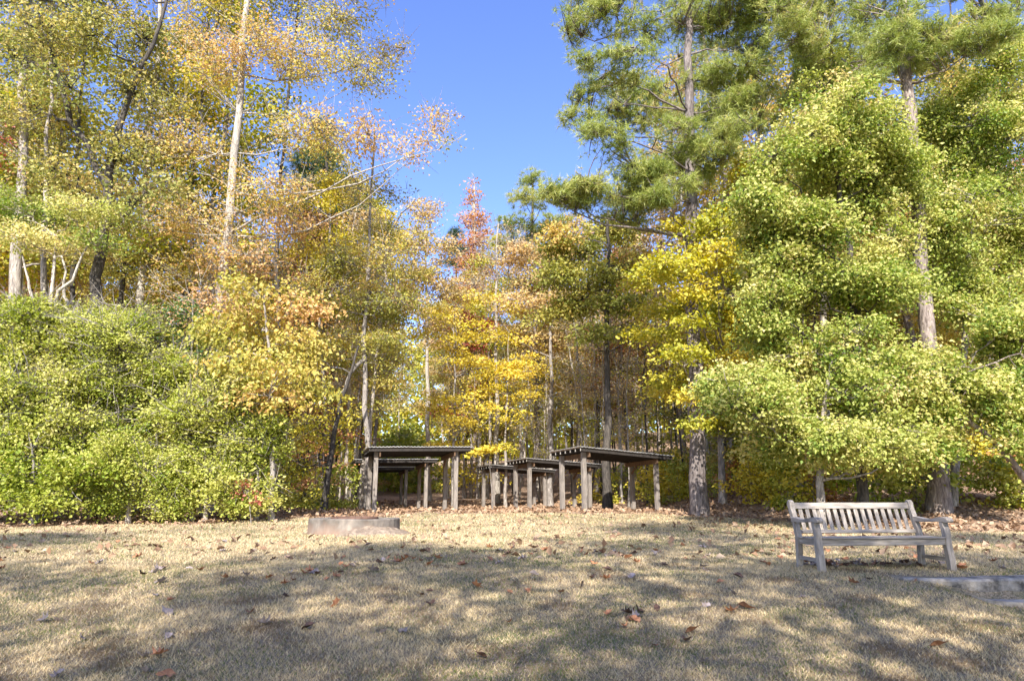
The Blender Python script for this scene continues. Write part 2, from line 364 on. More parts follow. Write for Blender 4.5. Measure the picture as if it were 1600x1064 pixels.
# ---------------------------------------------------------------- SHELTERS
def woodmat(name, dark, light, sc=1.0, blot=.5, st=(22, 22, 2.2)):
    m, t, b, out = newmat(name)
    v = coord(t, tuple(q*sc for q in st)); n = noise(t, 1.5, 5, v, .6, .4); n2 = noise(t, 3, 3, coord(t))
    c = ramp(t, [(.3, dark), (.7, light)], n)
    c = mixc(t, c, ramp(t, [(.3, (.6, .6, .62)), (.7, (1.15, 1.12, 1.08))], n2), blot, 'MULTIPLY')
    t.links.new(c, b.inputs['Base Color']); b.inputs['Roughness'].default_value = .85; bump(t, b, n, .4, .01)
    return m
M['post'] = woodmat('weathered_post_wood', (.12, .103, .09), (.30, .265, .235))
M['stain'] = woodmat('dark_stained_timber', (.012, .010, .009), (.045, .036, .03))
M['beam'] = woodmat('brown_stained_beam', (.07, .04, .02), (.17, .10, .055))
M['endgrain'] = woodmat('pale_end_grain', (.5, .46, .42), (.7, .66, .6))
def roofmat():
    m, t, b, out = newmat('grey_metal_roof_sheet'); n = noise(t, 6, 4, coord(t))
    t.links.new(ramp(t, [(.3, (.32, .31, .30)), (.7, (.55, .54, .52))], n), b.inputs['Base Color']); b.inputs['Metallic'].default_value = .5; b.inputs['Roughness'].default_value = .45
    return m
M['roof'] = roofmat()
def shelter(label, Y, th, fl, fr, rl, tl, tr_, roofl, roofr, dp=None):
    """fl, fr, rl: photograph x of front-left, front-right and rear-left post; tl/tr_: photograph y of the post tops"""
    th = R(th); z = .9; x0 = pixX(fl, Y, z); u = np.array((math.cos(th), math.sin(th))); wv = np.array((-math.sin(th), math.cos(th)))
    def solve(px, dx, dy):   # distance s along (dx,dy) from front-left post to picture column px
        k = (px-800)/F; return (k*(Y*CP+(z-EYE)*SP)-x0)/(dx-k*dy*CP)
    Wd = solve(fr, *u); Dp = dp or solve(rl, *wv); ovl = -solve(roofl, *u)-.0; ovr = solve(roofr, *u)-Wd
    ovl = max(.25, ovl); ovr = max(.25, ovr)
    print('shelter', label[:20], 'W %.2f D %.2f ov %.2f %.2f' % (Wd, Dp, ovl, ovr))
    FL = np.array((x0, Y)); g0 = gz(*FL)
    root = empty('picnic_shelter', (x0, Y, g0), th)
    hl = W(fl, tl, Y)[2]-g0; FR = FL+u*Wd; hr = W(fr, tr_, FR[1])[2]-g0
    sl = (hr-hl)/Wd; bk = -.03
    H = lambda a, b: hl+sl*a+bk*b
    for (a, b) in ((0, 0), (Wd, 0), (0, Dp), (Wd, Dp)):
        P = FL+u*a+wv*b; zb = gz(*P)-g0
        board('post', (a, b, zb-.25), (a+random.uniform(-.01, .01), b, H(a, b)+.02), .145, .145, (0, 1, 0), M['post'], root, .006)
    fo, bo = .32, .30
    for a in (0, Wd):      # cross beams, outside of the posts
        s = -.103 if a == 0 else .103
        s = .103 if a == 0 else -.103
        board('beam', (a+s, -fo+.06, H(a, -fo)-.085), (a+s, Dp+bo-.06, H(a, Dp+bo)-.085), .045, .165, (0, 0, 1), M['beam'], root, .003)
    npur = 7
    for i in range(npur):
        b = -fo+.03+(Dp+bo+fo-.06)*i/(npur-1); dz = .063
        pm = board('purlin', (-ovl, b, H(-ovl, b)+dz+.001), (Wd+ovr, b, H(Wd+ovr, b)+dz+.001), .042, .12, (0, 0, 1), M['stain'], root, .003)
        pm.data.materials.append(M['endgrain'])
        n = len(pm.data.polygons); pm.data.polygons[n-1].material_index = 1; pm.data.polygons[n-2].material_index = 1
    # corrugated sheets, laid side by side
    nsh = 5; tot = Wd+ovl+ovr+.1
    for k in range(nsh):
        a0 = -ovl-.05+tot*k/nsh; a1 = -ovl-.05+tot*(k+1)/nsh+(.03 if k < nsh-1 else 0); nc = 13; lift = .006*(k % 2)
        V = []; Fc = []
        for i in range(nc):
            a = a0+(a1-a0)*i/(nc-1); zc = .011*math.cos(i*math.pi)
            for (b, dz) in ((-fo-.05, .0), (Dp+bo+.05, .0), (Dp+bo+.05, .022), (-fo-.05, .022)):
                V.append((a, b, H(a, b)+.136+zc+lift+dz))
        for i in range(nc-1):
            for q in range(4): Fc.append((i*4+q, i*4+(q+1) % 4, (i+1)*4+(q+1) % 4, (i+1)*4+q))
        Fc += [(3, 2, 1, 0), (4*nc-4, 4*nc-3, 4*nc-2, 4*nc-1)]
        solid('roof_sheet', V, Fc, M['roof'], root)
    for (a, b, s) in ((.0, 0, 1), (Wd, Dp, -1)):   # knee brace seen at the post heads
        p0 = (a+s*.10, b+(.10 if b == 0 else -.10), H(a, b)-.42); p1 = (a+s*.10, b+(.45 if b == 0 else -.45), H(a, b)-.17)
        board('brace', p0, p1, .04, .09, (0, 0, 1), M['beam'], root, .003)
    tag(root, label, 'shelter', 'open timber shelters at the edge of the lawn'); return root
random.seed(3)
shelter('nearest of the three left timber shelters, directly behind the concrete fire ring', 24, 18, 584, 711, 575, 706.5, 706, 571, 731)
shelter('middle one of the three left timber shelters, seen under the roof of the nearest', 30, 18, 562, 664.5, 556, 724, 723.5, 551, 679)
shelter('farthest and lowest-looking of the three left timber shelters, at the mouth of the woodland path', 35, 18, 545, 633, 541, 735, 734.5, 534, 643.5)
shelter('nearest and rightmost timber shelter, beside the big pine trunk', 24, 27, 913.5, 1028, 879, 707, 718, 902, 1046)
shelter('middle one of the three right timber shelters, half hidden behind the nearest right one', 29.3, 27, 827.5, 922, 805.7, 723, 730.5, 818, 937)
shelter('farthest of the three right timber shelters, next to the picture centre', 34.5, 27, 770.4, 851.6, 755.3, 732, 738.5, 762.8, 863.5)
# ---------------------------------------------------------------- FIRE RING
def fire_pit():
    m, t, b, out = newmat('stained_concrete'); v = coord(t); n = noise(t, 3.5, 5, v); n2 = noise(t, 30, 4, v)
    c = ramp(t, [(.3, (.09, .078, .065)), (.5, (.18, .155, .13)), (.7, (.28, .24, .20))], n)
    vs = coord(t, (3, 3, 1.2)); n3 = noise(t, 2.5, 6, vs)
    c = mixc(t, c, ramp(t, [(.35, (.55, .55, .57)), (.6, (1.1, 1.08, 1.05))], n3), .6, 'MULTIPLY')
    sx = t.nodes.new('ShaderNodeSeparateXYZ'); t.links.new(v, sx.inputs[0])
    hgt = math_(t, 'ADD', sx.outputs[2], math_(t, 'MULTIPLY', math_(t, 'SUBTRACT', n, .5), .5))
    c = mixc(t, (.27, .18, .13), c, ramp(t, [(.02, (.25, .25, .25)), (.2, (1, 1, 1))], hgt))
    t.links.new(c, b.inputs['Base Color']); b.inputs['Roughness'].default_value = .9; bump(t, b, n2, .5, .01)
    Yc = 15.8; zc = gz(pixX(553, Yc, .6), Yc); xc = pixX(553, Yc, zc); root = empty('fire_ring', (xc, Yc, zc))
    H = .30; Ro = 1.0; Ri = .77; prof = [(Ro, -.25), (Ro+.005, .0), (Ro, H-.02), (Ro-.02, H), (Ri+.02, H), (Ri, H-.02), (Ri, -.1)]
    n_ = 72; r_ = np.random.default_rng(2); V = []
    for i in range(n_):
        a = 2*math.pi*i/n_; j = 1+.006*math.sin(a*5)+r_.normal()*.002; dz = .006*math.sin(a*3+1)
        for (q, z) in prof: V.append((q*j*math.cos(a), q*j*math.sin(a), z+(dz if z > .2 else 0)))
    k = len(prof); Fc = [(i*k+q, ((i+1) % n_)*k+q, ((i+1) % n_)*k+q+1, i*k+q+1) for i in range(n_) for q in range(k-1)]
    solid('concrete_ring', V, Fc, m, root)
    rm, t, b, out = newmat('rusty_steel'); n = noise(t, 12, 5, coord(t)); t.links.new(ramp(t, [(.3, (.05, .028, .02)), (.7, (.17, .09, .06))], n), b.inputs['Base Color']); b.inputs['Roughness'].default_value = .8
    V = []; Fc = []; n_ = 48; prof = [(.52, -.05), (.53, .02), (.52, .045), (.50, .045), (.49, .02), (.48, -.05)]
    for i in range(n_):
        a = 2*math.pi*i/n_
        for (q, z) in prof: V.append((q*math.cos(a)-.02, q*math.sin(a)+.1, z+H-.02))
    k = len(prof); Fc = [(i*k+q, ((i+1) % n_)*k+q, ((i+1) % n_)*k+(q+1) % k, i*k+(q+1) % k) for i in range(n_) for q in range(k)]
    solid('steel_rim', V, Fc, rm, root)
    V = [(0-.02, .1, H-.005)]; Fc = []
    for rr_ in (.25, .49):
        for i in range(32):
            a = 2*math.pi*i/32; V.append((rr_*math.cos(a)-.02, rr_*math.sin(a)+.1, H-.01-.02*(rr_ < .3)))
    for i in range(32):
        j = (i+1) % 32; Fc += [(0, 1+i, 1+j), (1+i, 33+i, 33+j, 1+j)]
    solid('grate_plate', V, Fc, rm, root)
    ash, t, b, out = newmat('ash_and_soil'); n = noise(t, 9, 5, coord(t)); t.links.new(ramp(t, [(.3, (.05, .04, .035)), (.7, (.22, .16, .12))], n), b.inputs['Base Color'])
    V = [(0, 0, H-.11)]; Fc = []
    for rr_ in (.4, .805):
        for i in range(32):
            a = 2*math.pi*i/32; V.append((rr_*math.cos(a), rr_*math.sin(a), H-.10+.02*r_.normal()*.5))
    for i in range(32):
        j = (i+1) % 32; Fc += [(0, 1+i, 1+j), (1+i, 33+i, 33+j, 1+j)]
    solid('ash_bed', V, Fc, ash, root)
    for (px, rot) in ((500, 1.2), (566, .1), (596, 1.35)):       # three lifting loops
        X = pixX(px, Yc-.4, zc+H)-xc; a = np.linspace(-.5, math.pi+.5, 12); rd_ = .058
        P = np.stack([X+rd_*.75*np.cos(a)*math.cos(rot), -.30+rd_*np.cos(a)*math.sin(rot)+(.25 if px > 590 else 0)-(.0), H+.035+rd_*.9*np.sin(a)], 1)
        if px == 500: P[:, 1] += .15
        V, Fq = tubes(P[None], np.full((1, 12), .007), 6); me = mesh_np('lifting_loop', V, [Fq], None, True); link('lifting_loop', me, rm, root)
    # reddish heap of earth against the right front
    dm, t, b, out = newmat('red_clay_heap'); n = noise(t, 14, 5, coord(t)); t.links.new(ramp(t, [(.3, (.15, .11, .08)), (.7, (.33, .26, .19))], n), b.inputs['Base Color']); bump(t, b, n, 1, .03)
    V = []; Fc = []; nx, ny = 28, 12
    for jj in range(ny):
        for i in range(nx):
            u_ = i/(nx-1)*2-1; v_ = jj/(ny-1)*2-1; X = xc+.62+u_*.75; Y = Yc-.78+.35*u_+v_*.42
            hh = max(0, 1-u_*u_)*max(0, 1-v_*v_); V.append((X, Y, gz(X, Y)-.015+.17*hh**.8*(1+.18*math.sin(9*u_+3)*math.cos(7*v_))+(r_.normal()*.006 if hh > 0 else 0)))
    Fc = [(jj*nx+i, jj*nx+i+1, (jj+1)*nx+i+1, (jj+1)*nx+i) for jj in range(ny-1) for i in range(nx-1)]
    o = solid('earth_heap', V, Fc, dm); tag(o, 'low heap of reddish earth piled against the right front of the fire ring', 'earth heap')
    tag(root, 'low round concrete fire ring with a rusty steel rim, alone on the lawn', 'fire pit')
fire_pit()
# ---------------------------------------------------------------- BENCH
def bench():
    M['teak'] = woodmat('silvered_bench_wood', (.19, .165, .14), (.47, .415, .36), 1.3, .7); TH = woodmat('silvered_bench_wood_lengthwise', (.19, .165, .14), (.47, .415, .36), 1.3, .7, (2.2, 22, 22)); TD = woodmat('silvered_bench_wood_side', (.19, .165, .14), (.47, .415, .36), 1.3, .7, (22, 2.2, 22))
    Yb = 8.66; th = R(6.5); xc = pixX(1386, Yb, .5); zc = gz(xc, Yb)
    root = empty('garden_bench', (xc, Yb, zc), th); root.scale = (1.02, 1, .90); T = M['teak']
    def extr(name, prof, uc, wid, parent=root, bev=.006):   # profile in (depth, height) extruded along the length
        V, Fc, caps = prism(prof, wid, bev); V2 = np.stack([V[:, 2]+uc, V[:, 0], V[:, 1]], 1); return solid(name, V2, Fc+caps, TD if name == 'armrest' else T, parent)
    def gl(u, w_):
        X = xc+u*math.cos(th)-w_*math.sin(th); Y = Yb+u*math.sin(th)+w_*math.cos(th); return gz(X, Y)-zc
    hl = .825
    for s in (-1, 1):
        g = gl(s*hl, 0)
        pts = [(-.055, g-.06), (-.05, .12), (-.035, .28), (-.03, .42), (-.035, .48), (-.028, .54), (-.006, .60), (-.004, .635)]
        bk = [(.058, .635), (.057, .60), (.042, .54), (.035, .48), (.04, .42), (.035, .28), (.022, .12), (.018, g-.06)]
        extr('front_leg', pts+bk, s*hl, .075)
        g = gl(s*(hl-.01), .5)
        pts = [(.475, g-.06), (.455, .2), (.435, .40), (.455, .55), (.545, .80), (.56, .86), (.565, .905), (.585, .925), (.61, .93), (.635, .91), (.64, .87), (.615, .80), (.53, .56), (.50, .42), (.515, .2), (.535, g-.06)]
        extr('back_post', pts, s*(hl-.01), .062)
        pts = [(.52, .628), (.36, .622), (.16, .632), (.05, .636), (-.03, .634), (-.075, .625), (-.095, .637), (-.10, .66), (-.085, .683), (-.05, .698), (0, .702), (.06, .696), (.16, .676), (.24, .664), (.33, .666), (.42, .682), (.53, .695)]
        extr('armrest', pts, s*(hl+.004), .088)
        board('side_rail', (s*(hl-.005), .04, .375), (s*(hl-.005), .44, .375), .03, .085, (0, 0, 1), TD, root)
        board('side_stretcher', (s*(hl-.005), .02, .145), (s*(hl-.005), .46, .145), .028, .05, (0, 0, 1), TD, root)
    board('front_apron', (-hl+.035, -.002, .372), (hl-.035, -.002, .372), .03, .085, (0, 0, 1), TH, root)
    board('back_apron', (-hl+.03, .455, .37), (hl-.03, .455, .37), .03, .08, (0, 0, 1), TH, root)
    for i, wv in enumerate((-.005, .085, .165, .245, .325, .40)):
        z = .428+(.0 if i == 0 else -.004*i*.6)-.004*math.sin(i)
        board('seat_slat', (-hl+(.042 if i == 0 else -.03), wv, z), (hl-(.042 if i == 0 else -.03), wv, z), .07, .022, (0, 0, 1), TH, root)
    lean = np.array((0, .255, .967))
    def bp(h): return np.array((0, .495+(h-.45)*.262, h))
    board('back_rail', bp(.49)+(-hl+.025, 0, 0), bp(.49)+(hl-.025, 0, 0), .032, .05, lean, TH, root)
    board('top_rail', bp(.845)+(-hl+.025, -.002, 0), bp(.845)+(hl-.025, -.002, 0), .036, .088, lean, TH, root)
    for i in range(16):
        u = -hl+.03+(2*hl-.06)*(i+1)/17
        board('back_slat', bp(.51)+(u, .002, 0), bp(.805)+(u, .002, 0), .050, .014, (0, 1, -.2), T, root, .002)
    tag(root, 'weathered grey slatted wooden garden bench with armrests standing on the lawn at the right', 'bench')
bench()
# ---------------------------------------------------------------- CONCRETE KERB AND PATH AT THE RIGHT
def kerb():
    m, t, b, out = newmat('old_concrete'); v = coord(t); n = noise(t, 5, 6, v, .7); n2 = noise(t, 35, 4, v)
    c = ramp(t, [(.38, (.08, .07, .06)), (.5, (.27, .235, .195)), (.62, (.42, .37, .31))], n)
    c = mixc(t, c, ramp(t, [(.3, (.75, .75, .75)), (.7, (1.1, 1.1, 1.1))], n2), .7, 'MULTIPLY')
    t.links.new(c, b.inputs['Base Color']); b.inputs['Roughness'].default_value = .9; bump(t, b, n2, .6, .01)
    xs = np.linspace(4.35, 11, 60); V = []; r_ = np.random.default_rng(4)
    for i, x in enumerate(xs):
        yf = 7.98-.02*(x-4.4)+.012*(x-4.4)**2+r_.normal()*.004; wd = .09+.22*float(sm((x-4.3)/1.2)); top = float(ground(x, 8.2, False))+.012+.022*float(sm((x-4.6)/1.2))
        pr = [(yf, top-.35), (yf, top-.02), (yf+.02, top), (yf+wd-.02, top+.004), (yf+wd, top-.02), (yf+wd, top-.35)]
        V += [(x, y, z+r_.normal()*.002) for y, z in pr]
    k = 6; Fc = [(i*k+q, i*k+(q+1) % k, (i+1)*k+(q+1) % k, (i+1)*k+q) for i in range(len(xs)-1) for q in range(k)]+[(0, 1, 2, 3, 4, 5)[::-1], tuple(range((len(xs)-1)*k, len(xs)*k))]
    o = solid('kerb', V, Fc, m); tag(o, kind='structure')
    # paved path beyond the kerb, mostly out of frame
    V = []; xs = np.linspace(5.0, 11, 30)
    for x in xs:
        yf = 7.98-.02*(x-4.4)+.012*(x-4.4)**2
        for q_ in (0, 1, 2):
            y = yf-.03 if q_ == 0 else yf-.10-.30*(x-5.0)-(.01 if q_ == 2 else 0); V.append((x, y, float(ground(x, min(y, yf-.13)))+.05-(.08 if q_ == 2 else 0)))
    Fc = [(i*3+q, i*3+q+1, (i+1)*3+q+1, (i+1)*3+q) for i in range(len(xs)-1) for q in range(2)]
    o = solid('path', V, [f[::-1] for f in Fc], m); tag(o, kind='structure')
kerb()
# ---------------------------------------------------------------- NEAR TREES, LEFT
L_ = 'leaf_ochre'
pix_tree('deciduous_tree', 322, 22.5, [(335, 560), (350, 400), (372, 180), (386, 0), (398, -260)], .21,
  [(400, 60, 70, 45), (470, 90, 70, 45), (520, 30, 70, 45), (560, 110, 60, 45), (615, 75, 38, 28, .7), (480, 200, 70, 40), (560, 210, 55, 35), (688, 180, 34, 34, .55), (640, 225, 45, 35, .45), (700, 215, 22, 22, .5),
   (330, 90, 60, 45), (300, 230, 70, 40), (420, 290, 75, 35), (300, 340, 80, 35), (380, 400, 75, 32), (280, 430, 60, 30), (330, 480, 70, 30), (450, 350, 60, 28), (440, -60, 110, 60), (560, -70, 80, 60), (330, -70, 90, 60)],
  'bark_pale', L_, 'tallest pale straight-trunked tree left of the gap of sky', 11, yjit=1.8, nleaf=16, size=.105, twigs=2, spread=(.28, .28, .16), dens=.95, limb_r=.12, tintbias=.12)
pix_tree('deciduous_tree', 574, 27, [(572, 700), (570, 560), (575, 420), (581, 290), (585, 190)], .125,
  [(560, 290, 45, 35, .6), (610, 300, 40, 40, .5), (530, 410, 55, 35), (600, 400, 50, 38), (650, 380, 40, 45, .6), (485, 450, 55, 32), (560, 480, 55, 30), (620, 470, 50, 30), (520, 540, 50, 28), (600, 560, 50, 26), (455, 530, 50, 30), (650, 430, 40, 30), (590, 640, 50, 20, .7)],
  'bark_grey', L_, 'grey-trunked tree with ochre leaves rising just left of the nearest left shelter', 12, yjit=1.5, nleaf=17, size=.11, twigs=2, dens=.75,
  forks=[([(572, 560, 0), (548, 580, -.3), (533, 620, -.5), (528, 640, -.6)], .09), ([(572, 440, 0), (600, 370, -.4), (640, 320, -.8), (690, 330, -1.2)], .05)])
pix_tree('deciduous_tree', 158, 21.5, [(150, 560), (152, 430), (164, 300), (172, 250)], .23,
  [(70, 50, 70, 45), (150, 40, 60, 40), (110, 140, 60, 40, .7), (200, 140, 55, 35), (50, 170, 50, 40, .7), (230, 60, 55, 40), (190, 240, 60, 32), (90, 270, 60, 30), (240, 290, 60, 28), (30, 90, 50, 60), (120, -50, 120, 55), (20, -40, 80, 55)],
  'bark_dark', 'leaf_green_dull', 'dark forked tree above the big green shrubs at the far left', 13, yjit=1.6, nleaf=14, size=.13, twigs=1, dens=1.0, r1=.14,
  forks=[([(166, 290, 0), (130, 215, -.3), (100, 175, -.5), (95, 120, -.5), (60, 30, -.5)], .11), ([(170, 260, 0), (188, 190, .2), (212, 110, .3), (250, 60, .3), (262, -40, .2)], .12)])
pix_tree('deciduous_tree', 216, 25, [(212, 560), (222, 380), (232, 230), (247, 90), (255, -150)], .18,
  [(270, 60, 55, 40), (260, 170, 55, 35), (330, 20, 60, 35, .7), (200, 320, 50, 30), (240, 380, 60, 30), (300, 150, 50, 30, .7), (200, 30, 50, 40, .7), (180, 420, 55, 28), (250, -60, 100, 50)],
  'bark_pale', L_, 'second pale trunk, between the dark forked tree and the tallest pale tree', 14, tintbias=.15, yjit=1.6, nleaf=18, size=.11, twigs=2, limb_r=.2, dens=.9)
pix_tree('deciduous_tree', 20, 24, [(22, 500), (25, 380), (36, 200), (40, 60), (48, -150)], .27,
  [(30, 60, 50, 40, .7), (10, 200, 50, 40, .8), (70, 200, 40, 30, .6), (20, 320, 60, 30), (-40, 120, 50, 60), (60, -40, 80, 50), (100, 380, 50, 25, .6)],
  'bark_grey', 'leaf_green_dull', 'thick grey trunk at the left border above the shrubs', 15, yjit=1.5, nleaf=14, size=.13, dens=.9, twigs=1)
for (bx, Yy, tp_, r_, bark_, lf_, bl_, lb_, sd_) in (
    (105, 26, [(108, 560), (118, 380), (122, 200), (135, 60), (140, -120)], .12, 'bark_dark', 'leaf_green_dull', [(130, 60, 40, 30), (90, 180, 40, 26), (150, 230, 40, 24), (110, 330, 40, 22), (150, -20, 60, 40)], 'slender dark stem just left of the dark forked tree', 61),
    (292, 24.5, [(293, 560), (298, 420), (302, 260), (318, 120), (330, -60)], .10, 'bark_dark', 'leaf_ochre', [(340, 100, 36, 26), (290, 200, 36, 22), (330, 280, 36, 20), (280, 350, 36, 20), (340, 0, 50, 34)], 'slender dark stem standing just left of the tallest pale tree', 62),
    (432, 26, [(430, 600), (433, 420), (438, 270), (452, 120), (470, -40)], .12, 'bark_dark', 'leaf_ochre', [(470, 100, 40, 26), (420, 220, 40, 22), (470, 300, 36, 20), (420, 380, 40, 20), (460, 20, 50, 30)], 'dark stem just right of the tallest pale tree', 63),
    (60, 22.5, [(64, 560), (72, 420), (70, 280), (80, 140), (78, -60)], .13, 'bark_grey', 'leaf_green_dull', [(100, 120, 36, 26), (50, 240, 36, 22), (100, 30, 50, 34), (40, 20, 40, 30)], 'grey stem between the left border trunk and the dark forked tree', 64)):
    pix_tree('deciduous_tree', bx, Yy, tp_, r_, bl_, bark_, lf_, lb_, sd_, yjit=1.2, nleaf=14, size=.11, twigs=2, dens=.45, limb_r=.4)
pix_tree('maple_tree', -30, 23, [(-30, 500), (-28, 300), (-20, 180)], .14,
  [(2, 200, 18, 26, .5), (10, 250, 15, 20, .4), (-30, 220, 30, 50, .5)], 'bark_grey', 'leaf_red', 'red-leaved maple peeping in at the left border of the picture', 16, yjit=.6, nleaf=13, size=.11)
pix_tree('evergreen_oak', 70, 20.5, [(72, 560), (80, 440), (88, 370)], .13,
  [(50, 335, 60, 26), (130, 325, 60, 28), (195, 340, 40, 22), (20, 365, 50, 26), (90, 375, 60, 20), (160, 375, 50, 18, .8), (30, 310, 40, 20)],
  'bark_pale', 'leaf_green', 'band of grey-green foliage at the left, below the gold crowns and above the big shrubs', 17, yjit=.8, nleaf=26, size=.085, spread=(.24, .24, .09), dens=1.4, tintbias=.05,
  forks=[([(74, 540, 0), (90, 470, -.2), (120, 420, -.3), (140, 380, -.3)], .08), ([(74, 540, 0), (50, 460, -.2), (35, 400, -.3)], .07), ([(100, 560, .2), (104, 480, .2), (96, 400, 0)], .08)])
pix_tree('hickory_tree', 424, 19.6, [(423, 740), (428, 640), (420, 540), (412, 470)], .085,
  [(400, 500, 60, 28), (460, 530, 50, 26), (440, 580, 60, 26), (380, 560, 55, 26), (480, 600, 38, 20), (420, 620, 50, 20, .8), (350, 520, 50, 26), (470, 480, 45, 24, .8), (400, 450, 50, 24, .8)],
  'bark_grey', L_, 'small hickory with drooping golden leaves over the right end of the big shrubs', 18, yjit=.9, nleaf=26, size=.13, droop=.7, spread=(.30, .30, .16), dens=.85, tintbias=-.16)
pix_tree('hardwood_tree', 505, 25, [(512, 740), (528, 640), (548, 585), (560, 540)], .13,
  [(500, 660, 45, 20, .7), (470, 690, 40, 16, .7), (530, 690, 35, 14, .5), (500, 620, 40, 20, .6), (460, 730, 40, 18, .7), (480, 770, 35, 16, .7)],
  'bark_dark', 'leaf_yellowgreen', 'leaning blackish trunk just left of the left shelters', 19, yjit=.8, nleaf=16, size=.12, twigs=3)
pix_tree('holly_tree', 300, 20.3, [(298, 640), (300, 540), (302, 470)], .07,
  [(300, 520, 26, 30), (320, 570, 28, 28), (290, 480, 22, 20), (340, 610, 26, 24)], 'bark_grey', 'leaf_dark', 'slender dark-leaved holly rising out of the right part of the green shrubs', 20, yjit=.4, nleaf=26, size=.09, dens=1.3)
pix_tree('pine_tree', 505, 36, [(505, 560), (506, 430), (510, 300), (512, 190)], .24,
  [(520, 300, 55, 22), (480, 330, 50, 20), (550, 330, 40, 18), (500, 250, 40, 22), (510, 380, 50, 20), (535, 430, 36, 14), (470, 260, 36, 20), (505, 200, 30, 24)],
  'bark_dark', 'needle_dark', 'dark green pine behind the ochre trees left of the gap of sky', 21, kind='pine', yjit=1.5, nleaf=30, size=.30, dens=.9)
# ---------------------------------------------------------------- SHRUBS, LEFT
def shrub(base, Y, blobs, label, seed, leaf='leaf_shrub', **kw):
    d = dict(nleaf=25, size=.085, spread=(.15, .15, .12), dens=1.05, limb_drop=1.1, upb=.8, droop=-.15, limb_r=.8, sides=6, twigs=1, clump=5, cr=.50, blend=2); d.update(kw)
    return pix_tree('shrub', base, Y, [(base+4, 770), (base, 700)], .07, blobs, 'bark_grey', leaf, label, seed, cat='shrub', group='green evergreen shrubs along the left edge of the lawn', rd=.8, **d)
shrub(60, 19.3, [(60, 560, 70, 48), (90, 600, 60, 40), (40, 500, 60, 30), (70, 650, 70, 40), (20, 620, 70, 50), (120, 530, 55, 36), (60, 490, 50, 26), (0, 540, 60, 50), (110, 620, 60, 45), (60, 690, 70, 40), (-30, 680, 60, 60), (-60, 600, 70, 80)], 'tallest green shrub, at the left border of the picture', 31, yjit=.6)
shrub(190, 19.8, [(190, 520, 55, 34), (210, 500, 50, 26), (210, 620, 70, 40), (180, 730, 60, 30), (240, 540, 50, 30), (170, 580, 60, 40), (240, 600, 60, 40), (190, 660, 70, 40), (140, 490, 40, 22), (120, 700, 50, 40)], 'high rounded green shrub second from the left border', 32, yjit=.9, tintbias=-.06, size=.072)
shrub(300, 19.5, [(290, 580, 50, 32), (310, 640, 60, 36), (300, 750, 60, 30), (350, 660, 50, 30), (340, 620, 55, 32), (280, 650, 60, 40), (340, 690, 60, 38), (290, 720, 60, 36), (250, 560, 36, 22)], 'broad green shrub in the middle of the row, its top level with the holly', 33, yjit=.6, tintbias=.06)
shrub(400, 19.6, [(385, 650, 45, 24), (390, 690, 45, 30), (400, 765, 45, 22), (350, 740, 40, 26), (420, 670, 34, 22), (400, 710, 50, 30), (370, 750, 50, 28), (430, 700, 24, 18, .8)], 'green shrub at the right end of the row beside the small pale trunk', 34, yjit=.4, tintbias=.03)
shrub(50, 18.2, [(40, 720, 60, 34), (95, 750, 50, 30), (10, 690, 50, 30), (0, 770, 50, 24), (140, 740, 40, 22), (60, 785, 60, 16), (-50, 750, 50, 40)], 'low bright green shrub at the lawn edge in front of the tallest one', 35, yjit=.3, tintbias=-.12, twigs=0, size=.095)
shrub(200, 18.9, [(180, 735, 55, 36), (240, 730, 50, 38), (200, 690, 40, 26), (160, 785, 45, 16), (215, 785, 50, 15), (270, 770, 40, 20)], 'low spreading shrub at the lawn edge, second from the left border', 36, yjit=.3, tintbias=.06, twigs=0, size=.07)
shrub(320, 19.3, [(310, 750, 50, 32), (360, 765, 45, 24), (400, 780, 30, 12), (330, 735, 45, 22), (280, 785, 30, 10)], 'low shrub near the right end of the row', 37, yjit=.3, twigs=0, tintbias=.08)
pix_tree('sumac_shrub', 392, 18.9, [(390, 790), (388, 770)], .015, [(385, 770, 12, 10, 1.0), (400, 782, 10, 7, 1), (378, 755, 9, 8, .8)], 'bark_grey', 'leaf_red', 'small red-leaved sapling at the foot of the right-end shrub', 38, cat='sapling', yjit=.1, nleaf=10, size=.09, spread=(.1, .1, .06), dens=1.2)
# ---------------------------------------------------------------- NEAR TREES, RIGHT
pix_tree('pine_tree', 1095, 22, [(1090, 650), (1084, 480), (1079, 330), (1078, 180), (1074, 60), (1070, -160)], .26,
  [(955, 22, 60, 26), (900, 50, 38, 16, .8), (1000, 80, 50, 22), (920, 98, 34, 12, .8), (1060, 30, 55, 28), (1130, 50, 55, 26), (1190, 25, 45, 24), (1160, 105, 50, 20), (1100, 120, 40, 18, .8),
   (1030, 150, 50, 18), (960, 170, 40, 16), (905, 185, 32, 13), (940, 210, 50, 12), (1010, 190, 40, 16, .8), (1110, 175, 50, 22), (1170, 150, 35, 14), (1000, 265, 60, 20), (930, 290, 55, 20), (1060, 255, 55, 14), (1110, 262, 40, 14), (900, 320, 45, 14), (980, 310, 55, 15), (870, 300, 25, 12), (1030, 310, 40, 12, .7),
   (940, -40, 70, 40), (1060, -50, 90, 50), (1160, -50, 70, 40), (1150, 400, 30, 9, .7), (1215, 405, 26, 9, .7), (980, 345, 40, 8, .7), (1150, 190, 45, 20), (1185, 90, 40, 22), (1200, 190, 34, 16, .8), (1120, 215, 40, 14), (985, 130, 40, 16, .8), (1065, 205, 45, 14, .8, -1.6), (1060, 290, 36, 9, .6, -1.6)],
  'bark_pine', 'needle', 'big pine with a straight greyish trunk behind the rightmost shelter, tufted boughs against the sky', 41, kind='pine', yjit=2.2, nleaf=17, size=.23, dens=.86, clump=4, cr=.45, fill=.6, blend=2, sides=12, flare=1.3, limb_drop=.12, r1=.09, limb_r=.15, sub=3)
